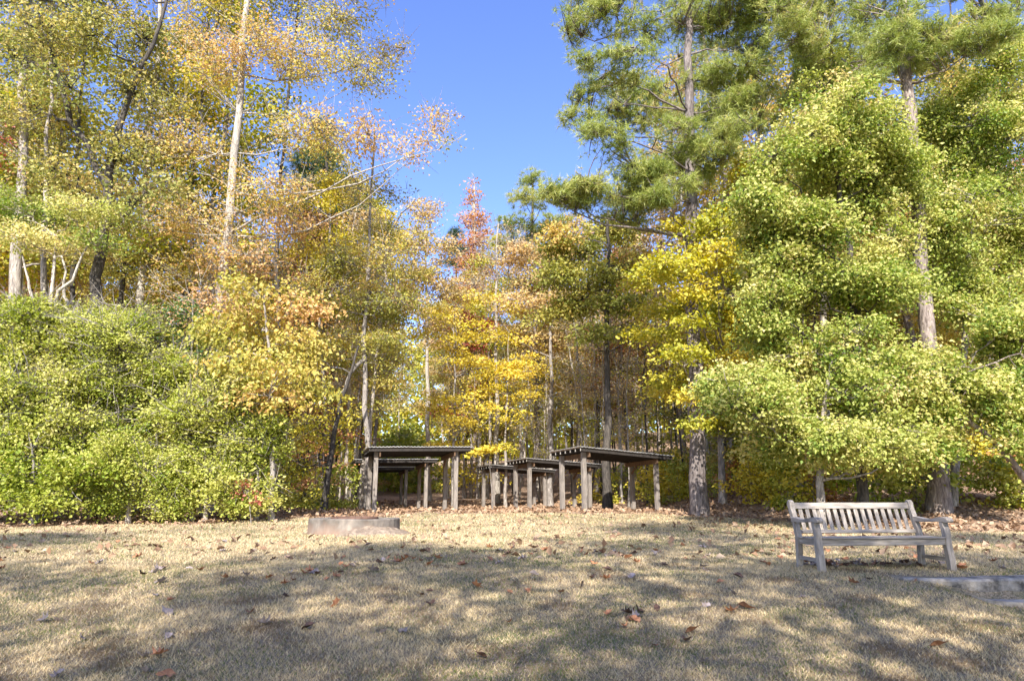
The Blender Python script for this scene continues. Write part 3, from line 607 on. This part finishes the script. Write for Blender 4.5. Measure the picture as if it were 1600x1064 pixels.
pix_tree('pine_tree', 1468, 19.8, [(1464, 720), (1452, 560), (1440, 420), (1425, 230), (1407, 20), (1396, -160)], .25,
  [(1230, 20, 50, 26), (1290, 60, 50, 24), (1250, 90, 40, 18), (1350, 30, 50, 26), (1330, 95, 50, 20), (1390, 85, 45, 22), (1420, 20, 40, 28), (1460, 60, 50, 22), (1530, 25, 50, 20), (1580, 10, 40, 22), (1240, 150, 28, 16), (1430, 110, 36, 16), (1300, -40, 90, 40), (1450, -50, 90, 40), (1215, -20, 40, 30), (1400, 60, 45, 26, 1, -1.5), (1500, 90, 50, 20), (1360, 130, 50, 18, .8, -1), (1280, 120, 50, 18), (1560, 60, 45, 22)],
  'bark_pine', 'needle', 'big pine whose thick trunk base stands behind the right end of the bench', 42, kind='pine', yjit=2.0, nleaf=17, size=.23, dens=.82, clump=4, cr=.45, fill=.5, blend=2, sides=12, flare=1.5, limb_drop=.12, r1=.12, limb_r=.15, sub=3)
pix_tree('maple_tree', 1283, 16.8, [(1283, 720), (1288, 640), (1300, 560)], .115,
  [(1175, 590, 62, 36), (1250, 540, 60, 32), (1330, 520, 62, 32), (1400, 570, 60, 38), (1440, 620, 48, 36), (1250, 610, 70, 34), (1340, 600, 70, 36), (1160, 640, 50, 30), (1230, 670, 60, 26), (1310, 670, 60, 28), (1390, 670, 60, 30), (1450, 680, 36, 22), (1465, 570, 40, 30, 1, 1.2), (1475, 640, 40, 30, 1, 1), (1460, 690, 34, 18, .8, 1), (1300, 715, 50, 16, .8), (1390, 720, 40, 14, .7), (1210, 700, 40, 14, .8), (1130, 600, 30, 20, .7)],
  'bark_grey', 'leaf_green', 'young maple with bright green low-hanging crown directly behind the bench', 43, yjit=1.4, nleaf=30, size=.095, dens=.72, tintbias=.08, spread=(.19, .19, .12), clump=5, cr=.43, fill=.5, blend=3)
pix_tree('hardwood_tree', 1345, 18.3, [(1345, 650), (1335, 500), (1325, 380), (1310, 260), (1300, 180)], .15,
  [(1250, 190, 60, 36), (1330, 160, 60, 36), (1390, 200, 60, 38), (1215, 250, 50, 34), (1300, 250, 70, 40), (1220, 330, 60, 36), (1310, 330, 70, 38), (1390, 300, 60, 38), (1390, 380, 60, 36), (1250, 410, 60, 34), (1330, 430, 60, 34), (1190, 400, 40, 30), (1180, 470, 44, 28), (1400, 450, 50, 30), (1290, 110, 40, 24, .8), (1170, 310, 36, 26, .8), (1240, 470, 50, 24), (1270, 350, 60, 36), (1350, 260, 60, 36), (1350, 480, 60, 30), (1420, 260, 50, 36), (1200, 520, 50, 28), (1280, 210, 50, 30)],
  'bark_dark', 'leaf_green', 'tall green-leaved tree above the young maple, left of the one at the right border', 44, yjit=1.6, nleaf=30, size=.10, dens=.62, tintbias=.06, spread=(.21, .21, .13), clump=5, cr=.43, fill=.5, blend=3)
pix_tree('hardwood_tree', 1488, 20.6, [(1500, 650), (1510, 500), (1515, 400), (1525, 260), (1540, 150)], .13,
  [(1480, 160, 60, 40), (1560, 110, 60, 40), (1500, 240, 60, 38), (1580, 220, 60, 44), (1560, 300, 60, 34), (1470, 300, 50, 34), (1480, 370, 50, 30), (1560, 380, 60, 30), (1620, 320, 60, 50), (1630, 160, 60, 60), (1560, 440, 50, 24, .6), (1450, 440, 40, 26, .5), (1590, 60, 40, 24), (1440, 200, 50, 34), (1520, 310, 60, 34), (1450, 380, 50, 30), (1600, 400, 40, 34), (1530, 190, 50, 36), (1500, 430, 50, 26), (1540, 500, 40, 24)],
  'bark_grey', 'leaf_green', 'tall green tree with a dark trunk at the right border, standing behind the leaning trunk', 45, yjit=1.5, nleaf=30, size=.10, dens=.62, tintbias=.02, spread=(.21, .21, .13), clump=5, cr=.43, fill=.5, blend=3)
pix_tree('maple_tree', 1652, 17.2, [(1600, 745), (1555, 690), (1505, 650), (1478, 600)], .12,
  [(1580, 540, 45, 30), (1600, 600, 45, 30), (1575, 650, 40, 26), (1620, 520, 50, 40), (1640, 620, 50, 50), (1545, 600, 26, 18, .7), (1600, 690, 34, 14, .8), (1500, 590, 30, 18, .5), (1560, 500, 30, 18, .8)],
  'bark_pine', 'leaf_green', 'leaning tree whose trunk slants in from the right border over the undergrowth', 46, yjit=.8, nleaf=30, size=.095, dens=.8, flare=1.0, spread=(.19, .19, .12), clump=5, cr=.43, fill=.5, blend=3)
pix_tree('beech_tree', 1130, 25, [(1128, 600), (1124, 450), (1130, 300)], .13,
  [(1165, 270, 45, 30), (1150, 340, 55, 30), (1120, 400, 55, 24, 1, -4), (1050, 420, 55, 17, 1, -4), (1070, 550, 40, 10, 1, -4.2), (1090, 615, 36, 9, 1, -4.2), (1110, 350, 45, 18, 1, -4), (1150, 500, 50, 26), (1085, 450, 34, 20, 1, -4), (1080, 500, 30, 12, 1, -4), (1095, 660, 34, 8, .8, -4), (1130, 660, 50, 16), (1160, 620, 40, 24), (1000, 440, 34, 10, .8), (1160, 430, 40, 24), (1050, 480, 50, 14), (1115, 480, 50, 20), (1020, 520, 40, 10), (1090, 540, 60, 16), (1140, 570, 50, 20), (1050, 590, 40, 10), (1110, 620, 50, 14), (1075, 350, 34, 14), (1040, 610, 30, 8), (1190, 380, 30, 26)],
  'bark_grey', 'leaf_yellowgreen', 'yellow layered beech beside the trunk of the big pine', 47, yjit=1.3, nleaf=26, size=.13, dens=1.35, spread=(.28, .28, .10), droop=.2, upb=.9, tintbias=.25)
# ---------------------------------------------------------------- MIDDLE DISTANCE
_q = np.random.default_rng(8)
for (bx, Yy, x0_, x1_, y0_, y1_, nb, lb) in ((708, 34, 650, 745, 480, 700, 24, 'bright yellow layered small tree between the shelters, left one of two'), (790, 35, 745, 830, 460, 680, 22, 'bright yellow layered small tree between the shelters, right one of two')):
    pix_tree('dogwood_tree', bx, Yy, [(bx, 700), (bx+3, 600), (bx+5, 520)], .08, [(_q.uniform(x0_, x1_), _q.uniform(y0_, y1_), _q.uniform(14, 34), _q.uniform(4, 8), _q.uniform(.6, 1.3), _q.uniform(-1.6, 1.6)) for _ in range(nb)],
      'bark_grey', 'leaf_yellow', lb, 51+bx, nleaf=19, size=.13, dens=.85, spread=(.34, .34, .06), droop=.1, upb=1.2)
pix_tree('dogwood_tree', 770, 28, [(768, 760), (764, 720)], .025, [(765, 700, 22, 4, 1.4), (745, 706, 14, 3, 1.2), (785, 696, 12, 3, 1)], 'bark_grey', 'leaf_yellow', 'single bright yellow bough just right of the nearest left shelter roof', 52, yjit=.3, nleaf=18, size=.13, dens=1.6, spread=(.2, .2, .05), upb=1)
pix_tree('maple_tree', 725, 43, [(724, 640), (722, 540)], .09, [(715, 497, 30, 11), (745, 505, 24, 9), (690, 505, 16, 7), (735, 540, 26, 9, .5), (700, 640, 24, 10, .5), (745, 610, 20, 12, .5)], 'bark_grey', 'leaf_red', 'small red-leaved maple in the middle of the wood above the yellow tree', 53, yjit=.8, nleaf=24, size=.17, dens=1.0, spread=(.4, .4, .1))
pix_tree('tulip_tree', 748, 50, [(747, 600), (744, 430), (741, 290)], .20,
  [(738, 300, 10, 22), (741, 340, 20, 20), (748, 375, 28, 20, .8), (750, 415, 36, 24, .8), (735, 460, 40, 24, .7), (770, 460, 36, 22, .6)], 'bark_pale', 'leaf_orange', 'narrow orange-red spire standing highest against the gap of sky', 54, yjit=.6, nleaf=9, size=.2, dens=1.1, twigs=2)
pix_tree('bare_tree', 776, 38, [(776, 640), (774, 520), (776, 420), (779, 350)], .16,
  [(770, 400, 34, 34, .5), (800, 420, 34, 30, .5), (750, 440, 30, 28, .5), (790, 360, 26, 24, .4), (810, 380, 24, 20, .4)], 'bark_pale', 'leaf_tan', 'almost bare light grey tree under the orange spire, its thin branches fanning out', 55, yjit=1, nleaf=3, size=.15, dens=1.0, twigs=4)
pix_tree('pine_tree', 838, 42, [(838, 600), (836, 420), (832, 270)], .22,
  [(830, 280, 26, 16), (815, 310, 30, 16), (850, 310, 30, 16), (800, 345, 30, 14), (860, 350, 40, 14), (830, 360, 40, 14), (790, 380, 26, 12), (845, 395, 40, 14)], 'bark_pine', 'needle', 'smaller distant pine whose rounded top shows at the right edge of the sky gap', 56, kind='pine', yjit=1.5, nleaf=28, size=.34, dens=.9, sub=2)
pix_tree('pine_tree', 715, 58, [(714, 600), (712, 480), (712, 360)], .2, [(712, 365, 16, 12), (704, 385, 20, 12), (722, 390, 20, 12), (712, 410, 26, 12)], 'bark_pine', 'needle_dark', 'far small pine top at the bottom of the sky gap', 57, kind='pine', yjit=1, nleaf=26, size=.4, dens=.8)
pix_tree('hardwood_tree', 950, 28.5, [(950, 660), (949, 520), (950, 400), (950, 330)], .19,
  [(950, 360, 50, 26), (895, 390, 50, 24), (870, 430, 40, 22), (930, 430, 55, 22), (990, 410, 40, 20), (900, 470, 50, 20), (970, 470, 50, 18), (860, 490, 40, 16, .8), (930, 520, 50, 14, .7), (1000, 520, 30, 12, .6), (870, 370, 36, 22)],
  'bark_dark', L_, 'dark-trunked tree with brownish olive crown left of the big pine', 58, yjit=1.5, nleaf=20, size=.15, dens=1.1, twigs=1, tintbias=-.08)
pix_tree('hardwood_tree', 860, 36, [(860, 640), (858, 500), (862, 380)], .15,
  [(840, 440, 45, 22), (820, 400, 40, 20), (870, 470, 44, 20), (810, 470, 44, 20), (850, 530, 50, 16), (880, 400, 36, 24), (800, 520, 40, 16, .7)], 'bark_grey', 'leaf_tan', 'tan-orange tree right of the bare grey one', 59, yjit=1.4, nleaf=18, size=.16, dens=.8, twigs=1)
pix_tree('hardwood_tree', 670, 40, [(668, 640), (666, 500), (664, 360)], .16,
  [(660, 330, 36, 26, .7), (640, 380, 40, 24), (690, 390, 34, 22, .8), (660, 430, 44, 24), (700, 450, 34, 20, .8), (640, 480, 44, 22), (680, 500, 36, 16)], 'bark_pale', 'leaf_tan', 'pale tan-orange tree behind the grey-trunked one, left side of the sky gap', 60, yjit=1.3, nleaf=16, size=.16, dens=.7, twigs=2)
# ---------------------------------------------------------------- THE WOOD BEHIND: repeated trees, each an object of its own
def auto(name, H, cb, Rr, n, seed, r0, leafsize, nleaf, kind='leaf', flat=.5, dens=1.0, topn=1.0, twigs=0, sub=1, spread=None, wig=.4):
    r = np.random.default_rng(seed); bl = []
    for i in range(n):
        t = (i+.5)/n; z = H*(cb+(1-cb)*t); a = i*2.4+r.random()*.8; prof = math.sin(math.pi*min(1, .18+.82*t))**.7 if kind != 'pine' else (1-t*.75)
        rad = Rr*prof*(.35+.5*r.random()); s = Rr*(.38+.16*r.random())*(1-.3*t)
        bl.append((math.cos(a)*rad, math.sin(a)*rad, z+r.normal()*.3, s, s, s*flat, 1.7 if H > 10 else 1.3))
    bl.append((0, 0, H*.98, Rr*.3, Rr*.3, Rr*.3))
    tr = [(0, 0, 0)]+[(r.normal()*wig*q, r.normal()*wig*q, H*q) for q in (.25, .5, .75, 1.0)]
    return build_tree(name, tr, r0, bl, None, seed, dens=dens, nleaf=nleaf, size=leafsize, kind=kind, twigs=twigs, sub=sub, sides=7, spread=spread or (.42, .42, .14), limb_drop=.5 if kind != 'pine' else .1)
Y_NEAR[0] = False
K = {
 'ochre': [auto('hardwood_a', 20, .42, 2.9, 14, 201, .15, .15, 24, twigs=1), auto('hardwood_b', 18, .30, 2.5, 16, 202, .12, .15, 22, twigs=1)],
 'yellow': [auto('hardwood_c', 13, .25, 2.4, 14, 203, .09, .14, 24, spread=(.5, .5, .07), flat=.3), auto('hardwood_d', 19, .4, 2.6, 14, 204, .13, .15, 22)],
 'bare': [auto('bare_a', 18, .35, 2.4, 14, 205, .11, .16, 3, twigs=3), auto('bare_b', 15, .3, 1.8, 12, 206, .08, .16, 3, twigs=3)],
 'green': [auto('hardwood_e', 16, .25, 2.6, 16, 207, .12, .14, 24, twigs=0)],
 'pine': [auto('pine_a', 24, .55, 3.0, 14, 208, .20, .34, 26, kind='pine', flat=.4, dens=1.0)],
 'under': [auto('under_a', 6, .15, 1.9, 9, 209, .04, .14, 16, spread=(.4, .4, .06), flat=.25, dens=1.6), auto('under_b', 4, .1, 1.4, 8, 210, .03, .12, 18, spread=(.3, .3, .08), flat=.4, dens=1.8)],
 'low': [auto('low_a', 1.3, .1, .75, 7, 211, .012, .11, 16, spread=(.18, .18, .08), flat=.5, dens=3, wig=.1), auto('low_b', .8, .05, .6, 6, 212, .01, .10, 16, spread=(.16, .16, .06), flat=.5, dens=3, wig=.1)]}
spec = [  # kind, weight, leaf, bark, name, description
 ('ochre', .26, 'leaf_ochre', 'bark_grey', 'hardwood_tree', 'gold and ochre leaved'), ('ochre', .10, 'leaf_tan', 'bark_pale', 'hardwood_tree', 'tan-orange leaved'),
 ('yellow', .16, 'leaf_yellow', 'bark_grey', 'hardwood_tree', 'yellow-leaved'), ('yellow', .14, 'leaf_yellowgreen', 'bark_grey', 'hardwood_tree', 'yellow-green leaved'),
 ('bare', .24, 'leaf_tan', 'bark_pale', 'bare_tree', 'nearly bare pale-trunked'), ('green', .08, 'leaf_green_dull', 'bark_dark', 'hardwood_tree', 'dull green leaved'), ('ochre', .05, 'leaf_orange', 'bark_dark', 'hardwood_tree', 'orange-leaved'), ('pine', .07, 'needle', 'bark_pine', 'pine_tree', 'tall bare-stemmed')]
wts = np.array([s[1] for s in spec]); wts = wts/wts.sum()
def zone(x, y):
    px = 800+x/(y*CP)*F
    Z = [(110, 'above the far-left shrubs'), (260, 'behind the dark forked tree'), (420, 'behind the tallest pale tree'), (560, 'left of the left shelters'), (700, 'behind the left shelters'), (790, 'behind the yellow trees between the shelters'), (900, 'behind the two farther right shelters'),
         (1040, 'behind the nearest right shelter'), (1150, 'beside the big pine'), (1300, 'behind the left half of the bench'), (1440, 'behind the right half of the bench'), (1540, 'right of the second pine'), (9999, 'at the right border')]
    q = [b for a, b in Z if px < a][0]
    return ('near ' if y < 38 else 'midway ' if y < 58 else 'far ')+q
def link_shared(name, me, mat, parent):
    """alike trees share one mesh; the material sits on the object"""
    if len(me.materials) == 0: me.materials.append(None)
    o = bpy.data.objects.new(name, me); COL.objects.link(o); o.parent = parent
    o.material_slots[0].link = 'OBJECT'; o.material_slots[0].material = M[mat]; return o
def wood_tree(kind, leaf, bark, name, desc, x, y, sc, rz, where, cat='tree', tilt=0, sz=1.0):
    me = K[kind][r2.integers(len(K[kind]))]
    t = empty(name, (x, y, gz(x, y)), rz); t.rotation_euler = (r2.normal()*tilt, r2.normal()*tilt, rz); t.scale = (sc, sc, sc*sz)
    link_shared('trunk' if cat == 'tree' else 'stem', me[0], bark, t); link_shared('crown' if cat == 'tree' else 'foliage', me[1], leaf, t)
    tag(t, '%s %s, %s' % (desc, cat, where), cat, '%s %s%s %s' % (desc, cat, 'es' if cat == 'bush' else 's', where)); return t
r2 = np.random.default_rng(77)
SKX = [0, 510, 560, 600, 650, 690, 730, 790, 830, 880, 930, 1600]; SKY = [-900, -900, 60, 290, 330, 385, 380, 350, 330, 310, -900, -900]
def edge_y(x): return np.interp(x, [-40, -12, -6, -3, 0, 4, 8, 11, 40], [23, 24, 27, 38, 40, 33, 27, 25, 24])
pts = []
tries = 0
while len(pts) < 275 and tries < 20000:
    tries += 1
    y = 24+66*r2.random()**1.15; x = r2.uniform(-1, 1)*(y*.80+5)
    if y < edge_y(x): continue
    px = 800+x/(y*CP)*F
    if 590 < px < 690 and y < 75: continue
    dmin = 1.15 if y < 60 else 1.8
    if any((x-a)**2+(y-b)**2 < dmin*dmin for a, b in pts): continue
    pts.append((x, y))
for (x, y) in pts:
    i = r2.choice(len(spec), p=wts); kd, _, leaf, bark, nm, ds = spec[i]
    px = 800+x/(y*CP)*F; g = gz(x, y); sc = r2.uniform(.8, 1.2)
    H0 = {'ochre': 20, 'yellow': 18, 'bare': 18, 'green': 16, 'pine': 25}[kd]
    top = W(px, min(np.interp(np.clip([px-2300/y, px, px+2300/y], 0, 1600), SKX, SKY).max() if px < 860 else np.interp([px-25, px], SKX, SKY).max(), 532), y)[2]-g
    sc = min(sc, max(.45, top/H0*.97))
    wood_tree(kd, leaf, bark, nm, ds, x, y, sc, r2.uniform(0, 6.28), zone(x, y), tilt=.03)
# thin straight saplings that show as pale stems below the crowns
n = 0
while n < 150:
    y = 30+30*r2.random(); x = r2.uniform(-.28, .62)*y
    if y < edge_y(x)-1: continue
    px = 800+x/(y*CP)*F
    if 590 < px < 700: continue
    wood_tree('bare', 'leaf_yellowgreen' if r2.random() < .6 else 'leaf_tan', 'bark_pale' if r2.random() < .7 else 'bark_dark', 'sapling_tree', 'thin straight pole-like', x, y, r2.uniform(.45, .75), r2.uniform(0, 6.28), zone(x, y), tilt=.04, sz=1.15); n += 1
n = 0
while n < 75:
    y = 25+40*r2.random()**1.3; x = r2.uniform(-.8, .85)*y
    if y < edge_y(x)-(1.5 if x > 8 else -3): continue
    px = 800+x/(y*CP)*F
    if 590 < px < 700 and y < 60: continue
    q = r2.random(); leaf = 'leaf_yellow' if q < .3 else 'leaf_yellowgreen' if q < .6 else 'leaf_green_dull' if q < .85 else 'leaf_orange'
    ds = {'leaf_yellow': 'small yellow layered', 'leaf_yellowgreen': 'small yellow-green layered', 'leaf_green_dull': 'small dull green', 'leaf_orange': 'small orange-brown'}[leaf]
    wood_tree('under', leaf, 'bark_grey', 'understory_tree', ds, x, y, r2.uniform(.7, 1.25), r2.uniform(0, 6.28), zone(x, y)); n += 1
n = 0
while n < 120:
    y = 17+20*r2.random()**1.2; x = r2.uniform(-.35, .85)*y
    e = float(np.interp(x, [-12, -6, -3, 0, 3, 6, 9, 20], [26, 27, 30, 38, 34, 28, 19.8, 18.5])); px = 800+x/(y*CP)*F
    if y < e or (560 < px < 860 and y < 37) or abs(px-1470) < 30 and y < 21: continue
    q = r2.random(); leaf = 'leaf_yellow' if q < .2 else 'leaf_yellowgreen' if q < .55 else 'leaf_shrub' if q < .96 else 'leaf_orange'
    ds = {'leaf_yellow': 'knee-high yellow', 'leaf_yellowgreen': 'knee-high yellow-green', 'leaf_shrub': 'knee-high green', 'leaf_orange': 'knee-high orange'}[leaf]
    wood_tree('low', leaf, 'bark_grey', 'undergrowth_bush', ds, x, y, r2.uniform(.7, 1.4), r2.uniform(0, 6.28), zone(x, y), cat='bush'); n += 1
for k_, (px, y, sc) in enumerate(((600, 49, 1.5), (618, 50, 1.7), (634, 49, 1.6), (650, 51, 1.8), (668, 50, 1.5), (684, 52, 1.5), (626, 53, 2.0), (607, 58, 1.6), (625, 60, 1.9), (640, 59, 1.6), (618, 63, 2.0), (634, 64, 2.2), (600, 62, 1.7), (650, 62, 1.5))):
    x = pixX(px, y, 3); wood_tree('low', 'leaf_shrub', 'bark_grey', 'clearing_bush', 'sunlit fresh green', x, y, sc*1.5, k_, 'in the clearing at the end of the woodland path', cat='bush')
for k_, (px, y, sc) in enumerate(((1175, 23, 1.0), (1182, 23.3, .8))):
    x = pixX(px, y, 1); wood_tree('low', 'leaf_yellow', 'bark_grey', 'sapling', 'vivid yellow knee-high', x, y, sc, k_, 'between the big pine and the maple', cat='sapling')
# far wood: one mass of foliage closing the view
def far_wood():
    r = np.random.default_rng(5); g = Geo(); wd = Geo()
    N = 8500; y = r.uniform(78, 135, N); x = r.uniform(-1, 1, N)*(y*.85+8); gg = ground(x, y)
    px = 800+x/(y*CP)*F; h = r.random(N)**1.3*20
    lim = np.array([W(a, max(np.interp(a, SKX, SKY), 250)+25, b)[2] for a, b in zip(px, y)]); ok = gg+h < lim; x, y, h, gg = x[ok], y[ok], h[ok], gg[ok]
    C = np.stack([x, y, gg+h], 1); leaf_cloud(g, C, unit(len(C), r), 9, (1.3, 1.3, .8), .85, r)
    me = g.mesh('far_wood'); o = link('far_wood', me, M['leaf_yellowgreen']); tag(o, 'distant autumn wood closing the view behind the near trunks', 'wood', kind='stuff')
far_wood()
# ---------------------------------------------------------------- trees behind the photographer whose shade falls on the lawn
for k_, (x, y, kd, leaf, sc, rz) in enumerate(((-11.5, -9.5, 'green', 'leaf_green_dull', 1.22, 0), (-4.5, -11, 'ochre', 'leaf_ochre', .95, 1), (1.0, -8.5, 'green', 'leaf_green_dull', 1.38, 2), (6.5, -9.5, 'ochre', 'leaf_ochre', 1.0, 3), (11.5, -8, 'green', 'leaf_green_dull', 1.0, 4), (-8, -6.5, 'yellow', 'leaf_yellowgreen', 1.0, 5), (4.5, -5.5, 'yellow', 'leaf_yellowgreen', 1.05, 1.5), (17, -12, 'ochre', 'leaf_ochre', 1.1, 2.5), (-2, -6, 'yellow', 'leaf_yellowgreen', .95, 4), (9.5, -5, 'yellow', 'leaf_yellowgreen', .9, 3.3), (-13, -5, 'yellow', 'leaf_yellowgreen', .95, 2))):
    me = K[kd][0]; t = empty('shade_tree', (x, y, gz(x, y)), rz); t.scale = (sc*1.15, sc*1.15, sc)
    link_shared('trunk', me[0], 'bark_grey', t); link_shared('crown', me[1], leaf, t)
    tag(t, 'tall tree standing behind the photographer that shades the near lawn', 'tree', 'trees behind the photographer')
# ---------------------------------------------------------------- GRASS
def grass():
    r = np.random.default_rng(9); P = []
    for (y0, y1, dn, sz) in ((4.7, 7, 4200, 1.0), (7, 9.5, 2600, 1.15), (9.5, 13, 1150, 1.5), (13, 18, 560, 2.0), (18, 24, 260, 2.7)):
        hw0, hw1 = y0*.80+.4, y1*.80+.4; n = int(dn*(hw0+hw1)*(y1-y0)); y = r.uniform(y0, y1, n); x = r.uniform(-1, 1, n)*(y*.80+.4)
        P.append(np.stack([x, y, np.full(n, sz)], 1))
    P = np.concatenate(P); m = litter_mask(P[:, 0], P[:, 1]); keep = r.random(len(P)) > m*1.15
    x, y = P[:, 0], P[:, 1]; keep &= ~((x > 4.3) & (y < 8.32) & (y > 7.98-.06-.30*np.clip(x-5.0, 0, 9)) & ((x > 5.2) | (y > 7.97)))
    keep &= ~(((x-pixX(553, 16.6, .6))**2+(y-15.8)**2) < .9)
    P = P[keep]; x, y, sz = P.T; n = len(P); z = ground(x, y)
    patch = np.sin(x*.9+1.7*np.sin(y*.45))*np.sin(y*.8+x*.35)*.5+.5*np.sin(x*2.3+y*1.1)*np.sin(y*2.9-x*.7)
    patch = patch*.5+.5
    hgt = (.013+.022*r.random(n))*(.8+.5*patch)*sz**.35; wd = .0035*sz**1.05*(.7+.6*r.random(n))
    a = r.uniform(0, 6.28, n); lean = .35+.55*r.random(n); b = r.uniform(0, 6.28, n)
    p = np.stack([x, y, z], 1); s = np.stack([np.cos(a), np.sin(a), 0*a], 1)*wd[:, None]
    tip = p+np.stack([np.cos(b)*lean*hgt*1.3, np.sin(b)*lean*hgt*1.3, hgt], 1)
    V = np.stack([p-s, p+s, tip], 1).reshape(-1, 3); Fc = np.arange(n*3).reshape(-1, 3)
    tint = np.clip(.25+.5*r.random(n)+.30*(patch-.5)+r.normal(size=n)*.08, 0, 1)
    grn = r.random(n) < np.clip((.55-patch)*.9+.05, .03, .5); tint = np.where(grn, tint*.28, .3+tint*.7)
    br = np.sin(x*3.1+2*np.sin(y*1.3))*np.sin(y*3.7+x*1.1)+.6*np.sin(x*7.3-y*2.9)*np.sin(y*8.1+x)+r.normal(size=n)*.5
    tint = np.where((br > np.interp(y, [6, 9, 13], [.55, .8, 1.6])) & ~grn, .30+.08*r.random(n), tint)
    me = mesh_np('grass', V, [Fc], {'tint': tint})
    m = leafmat('grass_blade', [(0, (.10, .15, .03)), (.24, (.20, .22, .06)), (.30, (.20, .14, .08)), (.40, (.32, .24, .14)), (.6, (.61, .48, .28)), (1, (.78, .65, .42))], .3, .6)
    o = link('grass', me, m); tag(o, 'short dormant straw-coloured lawn grass with greener patches', 'grass', kind='stuff'); print('grass', n)
grass()
# ---------------------------------------------------------------- FALLEN LEAVES
def leaf_mesh(name, seed, lobes=3):
    r = np.random.default_rng(seed); out = []
    base = [(0, -.5), (.16, -.30), (.42, -.32), (.24, -.08), (.46, .10), (.20, .16), (.18, .36), (0, .52), (-.18, .36), (-.22, .14), (-.45, .12), (-.22, -.08), (-.40, -.30), (-.15, -.30)]
    if seed % 5 in (1, 3): base = [(0, -.55), (.10, -.36), (.24, -.22), (.30, 0), (.25, .2), (.14, .36), (0, .5), (-.13, .38), (-.27, .2), (-.3, .02), (-.2, -.24), (-.08, -.38)]
    if seed % 5 == 2: base = [(0, -.5), (.14, -.28), (.34, -.26), (.26, -.06), (.36, .1), (.2, .2), (.12, .42), (-.02, .36), (-.14, .44), (-.2, .16), (-.36, .14), (-.24, -.06), (-.3, -.24), (-.1, -.3)]
    cu = r.uniform(.6, 1.7); tw = r.uniform(-.9, .9); V = [(0, 0, 0)]
    for (x, y) in base:
        x *= r.uniform(.8, 1.1); y *= r.uniform(.85, 1.1); V.append((x, y, cu*abs(x)**1.3*.9+.35*cu*max(0, abs(y)-.2)+tw*x*y+r.normal()*.05))
    n = len(base); Fc = [(0, 1+i, 1+(i+1) % n) for i in range(n)]
    V = np.array(V); V[:, 2] -= V[:, 2].min()
    me = bpy.data.meshes.new(name); me.from_pydata([tuple(v) for v in V], [], Fc); me.update(); return me
def deadmat(name, dk, lt):
    m, t, b, out = newmat(name); n = noise(t, 4, 4, coord(t)); oi = t.nodes.new('ShaderNodeObjectInfo')
    c = mixc(t, ramp(t, [(.3, dk), (.7, lt)], n), ramp(t, [(0, (.65, .65, .65)), (1, (1.25, 1.2, 1.15))], oi.outputs['Random']), 1.0, 'MULTIPLY')
    t.links.new(c, b.inputs['Base Color']); b.inputs['Roughness'].default_value = .65; return m
def fallen():
    r = np.random.default_rng(21)
    mats = [('rust-brown', deadmat('dead_leaf_rust', (.22, .09, .04), (.48, .23, .11))), ('dark brown', deadmat('dead_leaf_dark', (.05, .028, .02), (.15, .08, .05))), ('pale greyish tan', deadmat('dead_leaf_pale', (.20, .16, .15), (.38, .32, .30)))]
    base = [leaf_mesh('fallen_leaf', 300+i) for i in range(5)]; vs = []
    for ds, m in mats:
        for b in base:
            q = b.copy(); q.materials.append(m); vs.append((ds, q))
    P = []
    def band(y0, y1, n, xl=-1, xr=1):
        for _ in range(n):
            y = r.uniform(y0, y1); x = r.uniform(xl, xr)*(y*.76); P.append((x, y))
    band(5.0, 7, 34); band(7, 10, 60); band(10, 14, 50)
    for (px, y, n, s) in ((480, 8.4, 9, .45), (640, 9.6, 9, .6), (950, 6.6, 7, .5), (1290, 9.3, 38, .5), (1180, 11, 16, 1.2), (930, 10.5, 22, 1.2), (1400, 9.3, 14, .4), (760, 11, 14, 1.0), (240, 8.6, 6, .3), (850, 8.0, 8, .6)):
        xc = pixX(px, y, .5)
        for _ in range(n): P.append((xc+r.normal()*s*.6, y+r.normal()*s*.5))
    P = [p for p in P if p[1] > 4.9][:300]
    for (x, y) in P:
        q = r.random(); i = (0 if q < .42 else 5 if q < .68 else 10)+r.integers(5); ds, me = vs[i]
        if y < 8.0 and x > 5: continue
        o = bpy.data.objects.new('fallen_leaf', me); COL.objects.link(o); s = r.uniform(.085, .17)
        o.location = (x, y, gz(x, y)+.012+.01*r.random()); o.scale = (s, s, s*.9); o.rotation_euler = (r.normal()*.35, r.normal()*.35, r.uniform(0, 6.28))
        tag(o, '%s curled dead leaf lying on the lawn' % ds, 'leaf', '%s fallen leaves on the lawn' % ds)
    # the uncountable rest: farther lawn and the forest floor
    N = 30000; y = 10+30*r.random(N)**1.0; x = r.uniform(-1, 1, N)*(y*.8); m = litter_mask(x, y)
    keep = r.random(N) < np.where(m > .5, 1.0, np.where(x > 5, .14, .055)+m*.7); x, y = x[keep], y[keep]; n = len(x)
    C = np.stack([x, y, ground(x, y)+.03], 1); g = Geo(); leaf_cloud(g, C, np.zeros((n, 3)), 2, (.10, .10, .012), .13, r, upb=1.2, droop=0)
    o = link('leaf_litter', g.mesh('leaf_litter'), leafmat('leaf_litter', [(0, (.11, .06, .035)), (.4, (.28, .17, .10)), (.75, (.38, .26, .17)), (1, (.45, .34, .24))], .1, .7)); tag(o, 'brown carpet of dead leaves and pine straw on the forest floor', 'leaf litter', kind='stuff')
fallen()
print('TRIS', sum(len(m.polygons) for m in bpy.data.meshes if m.users))
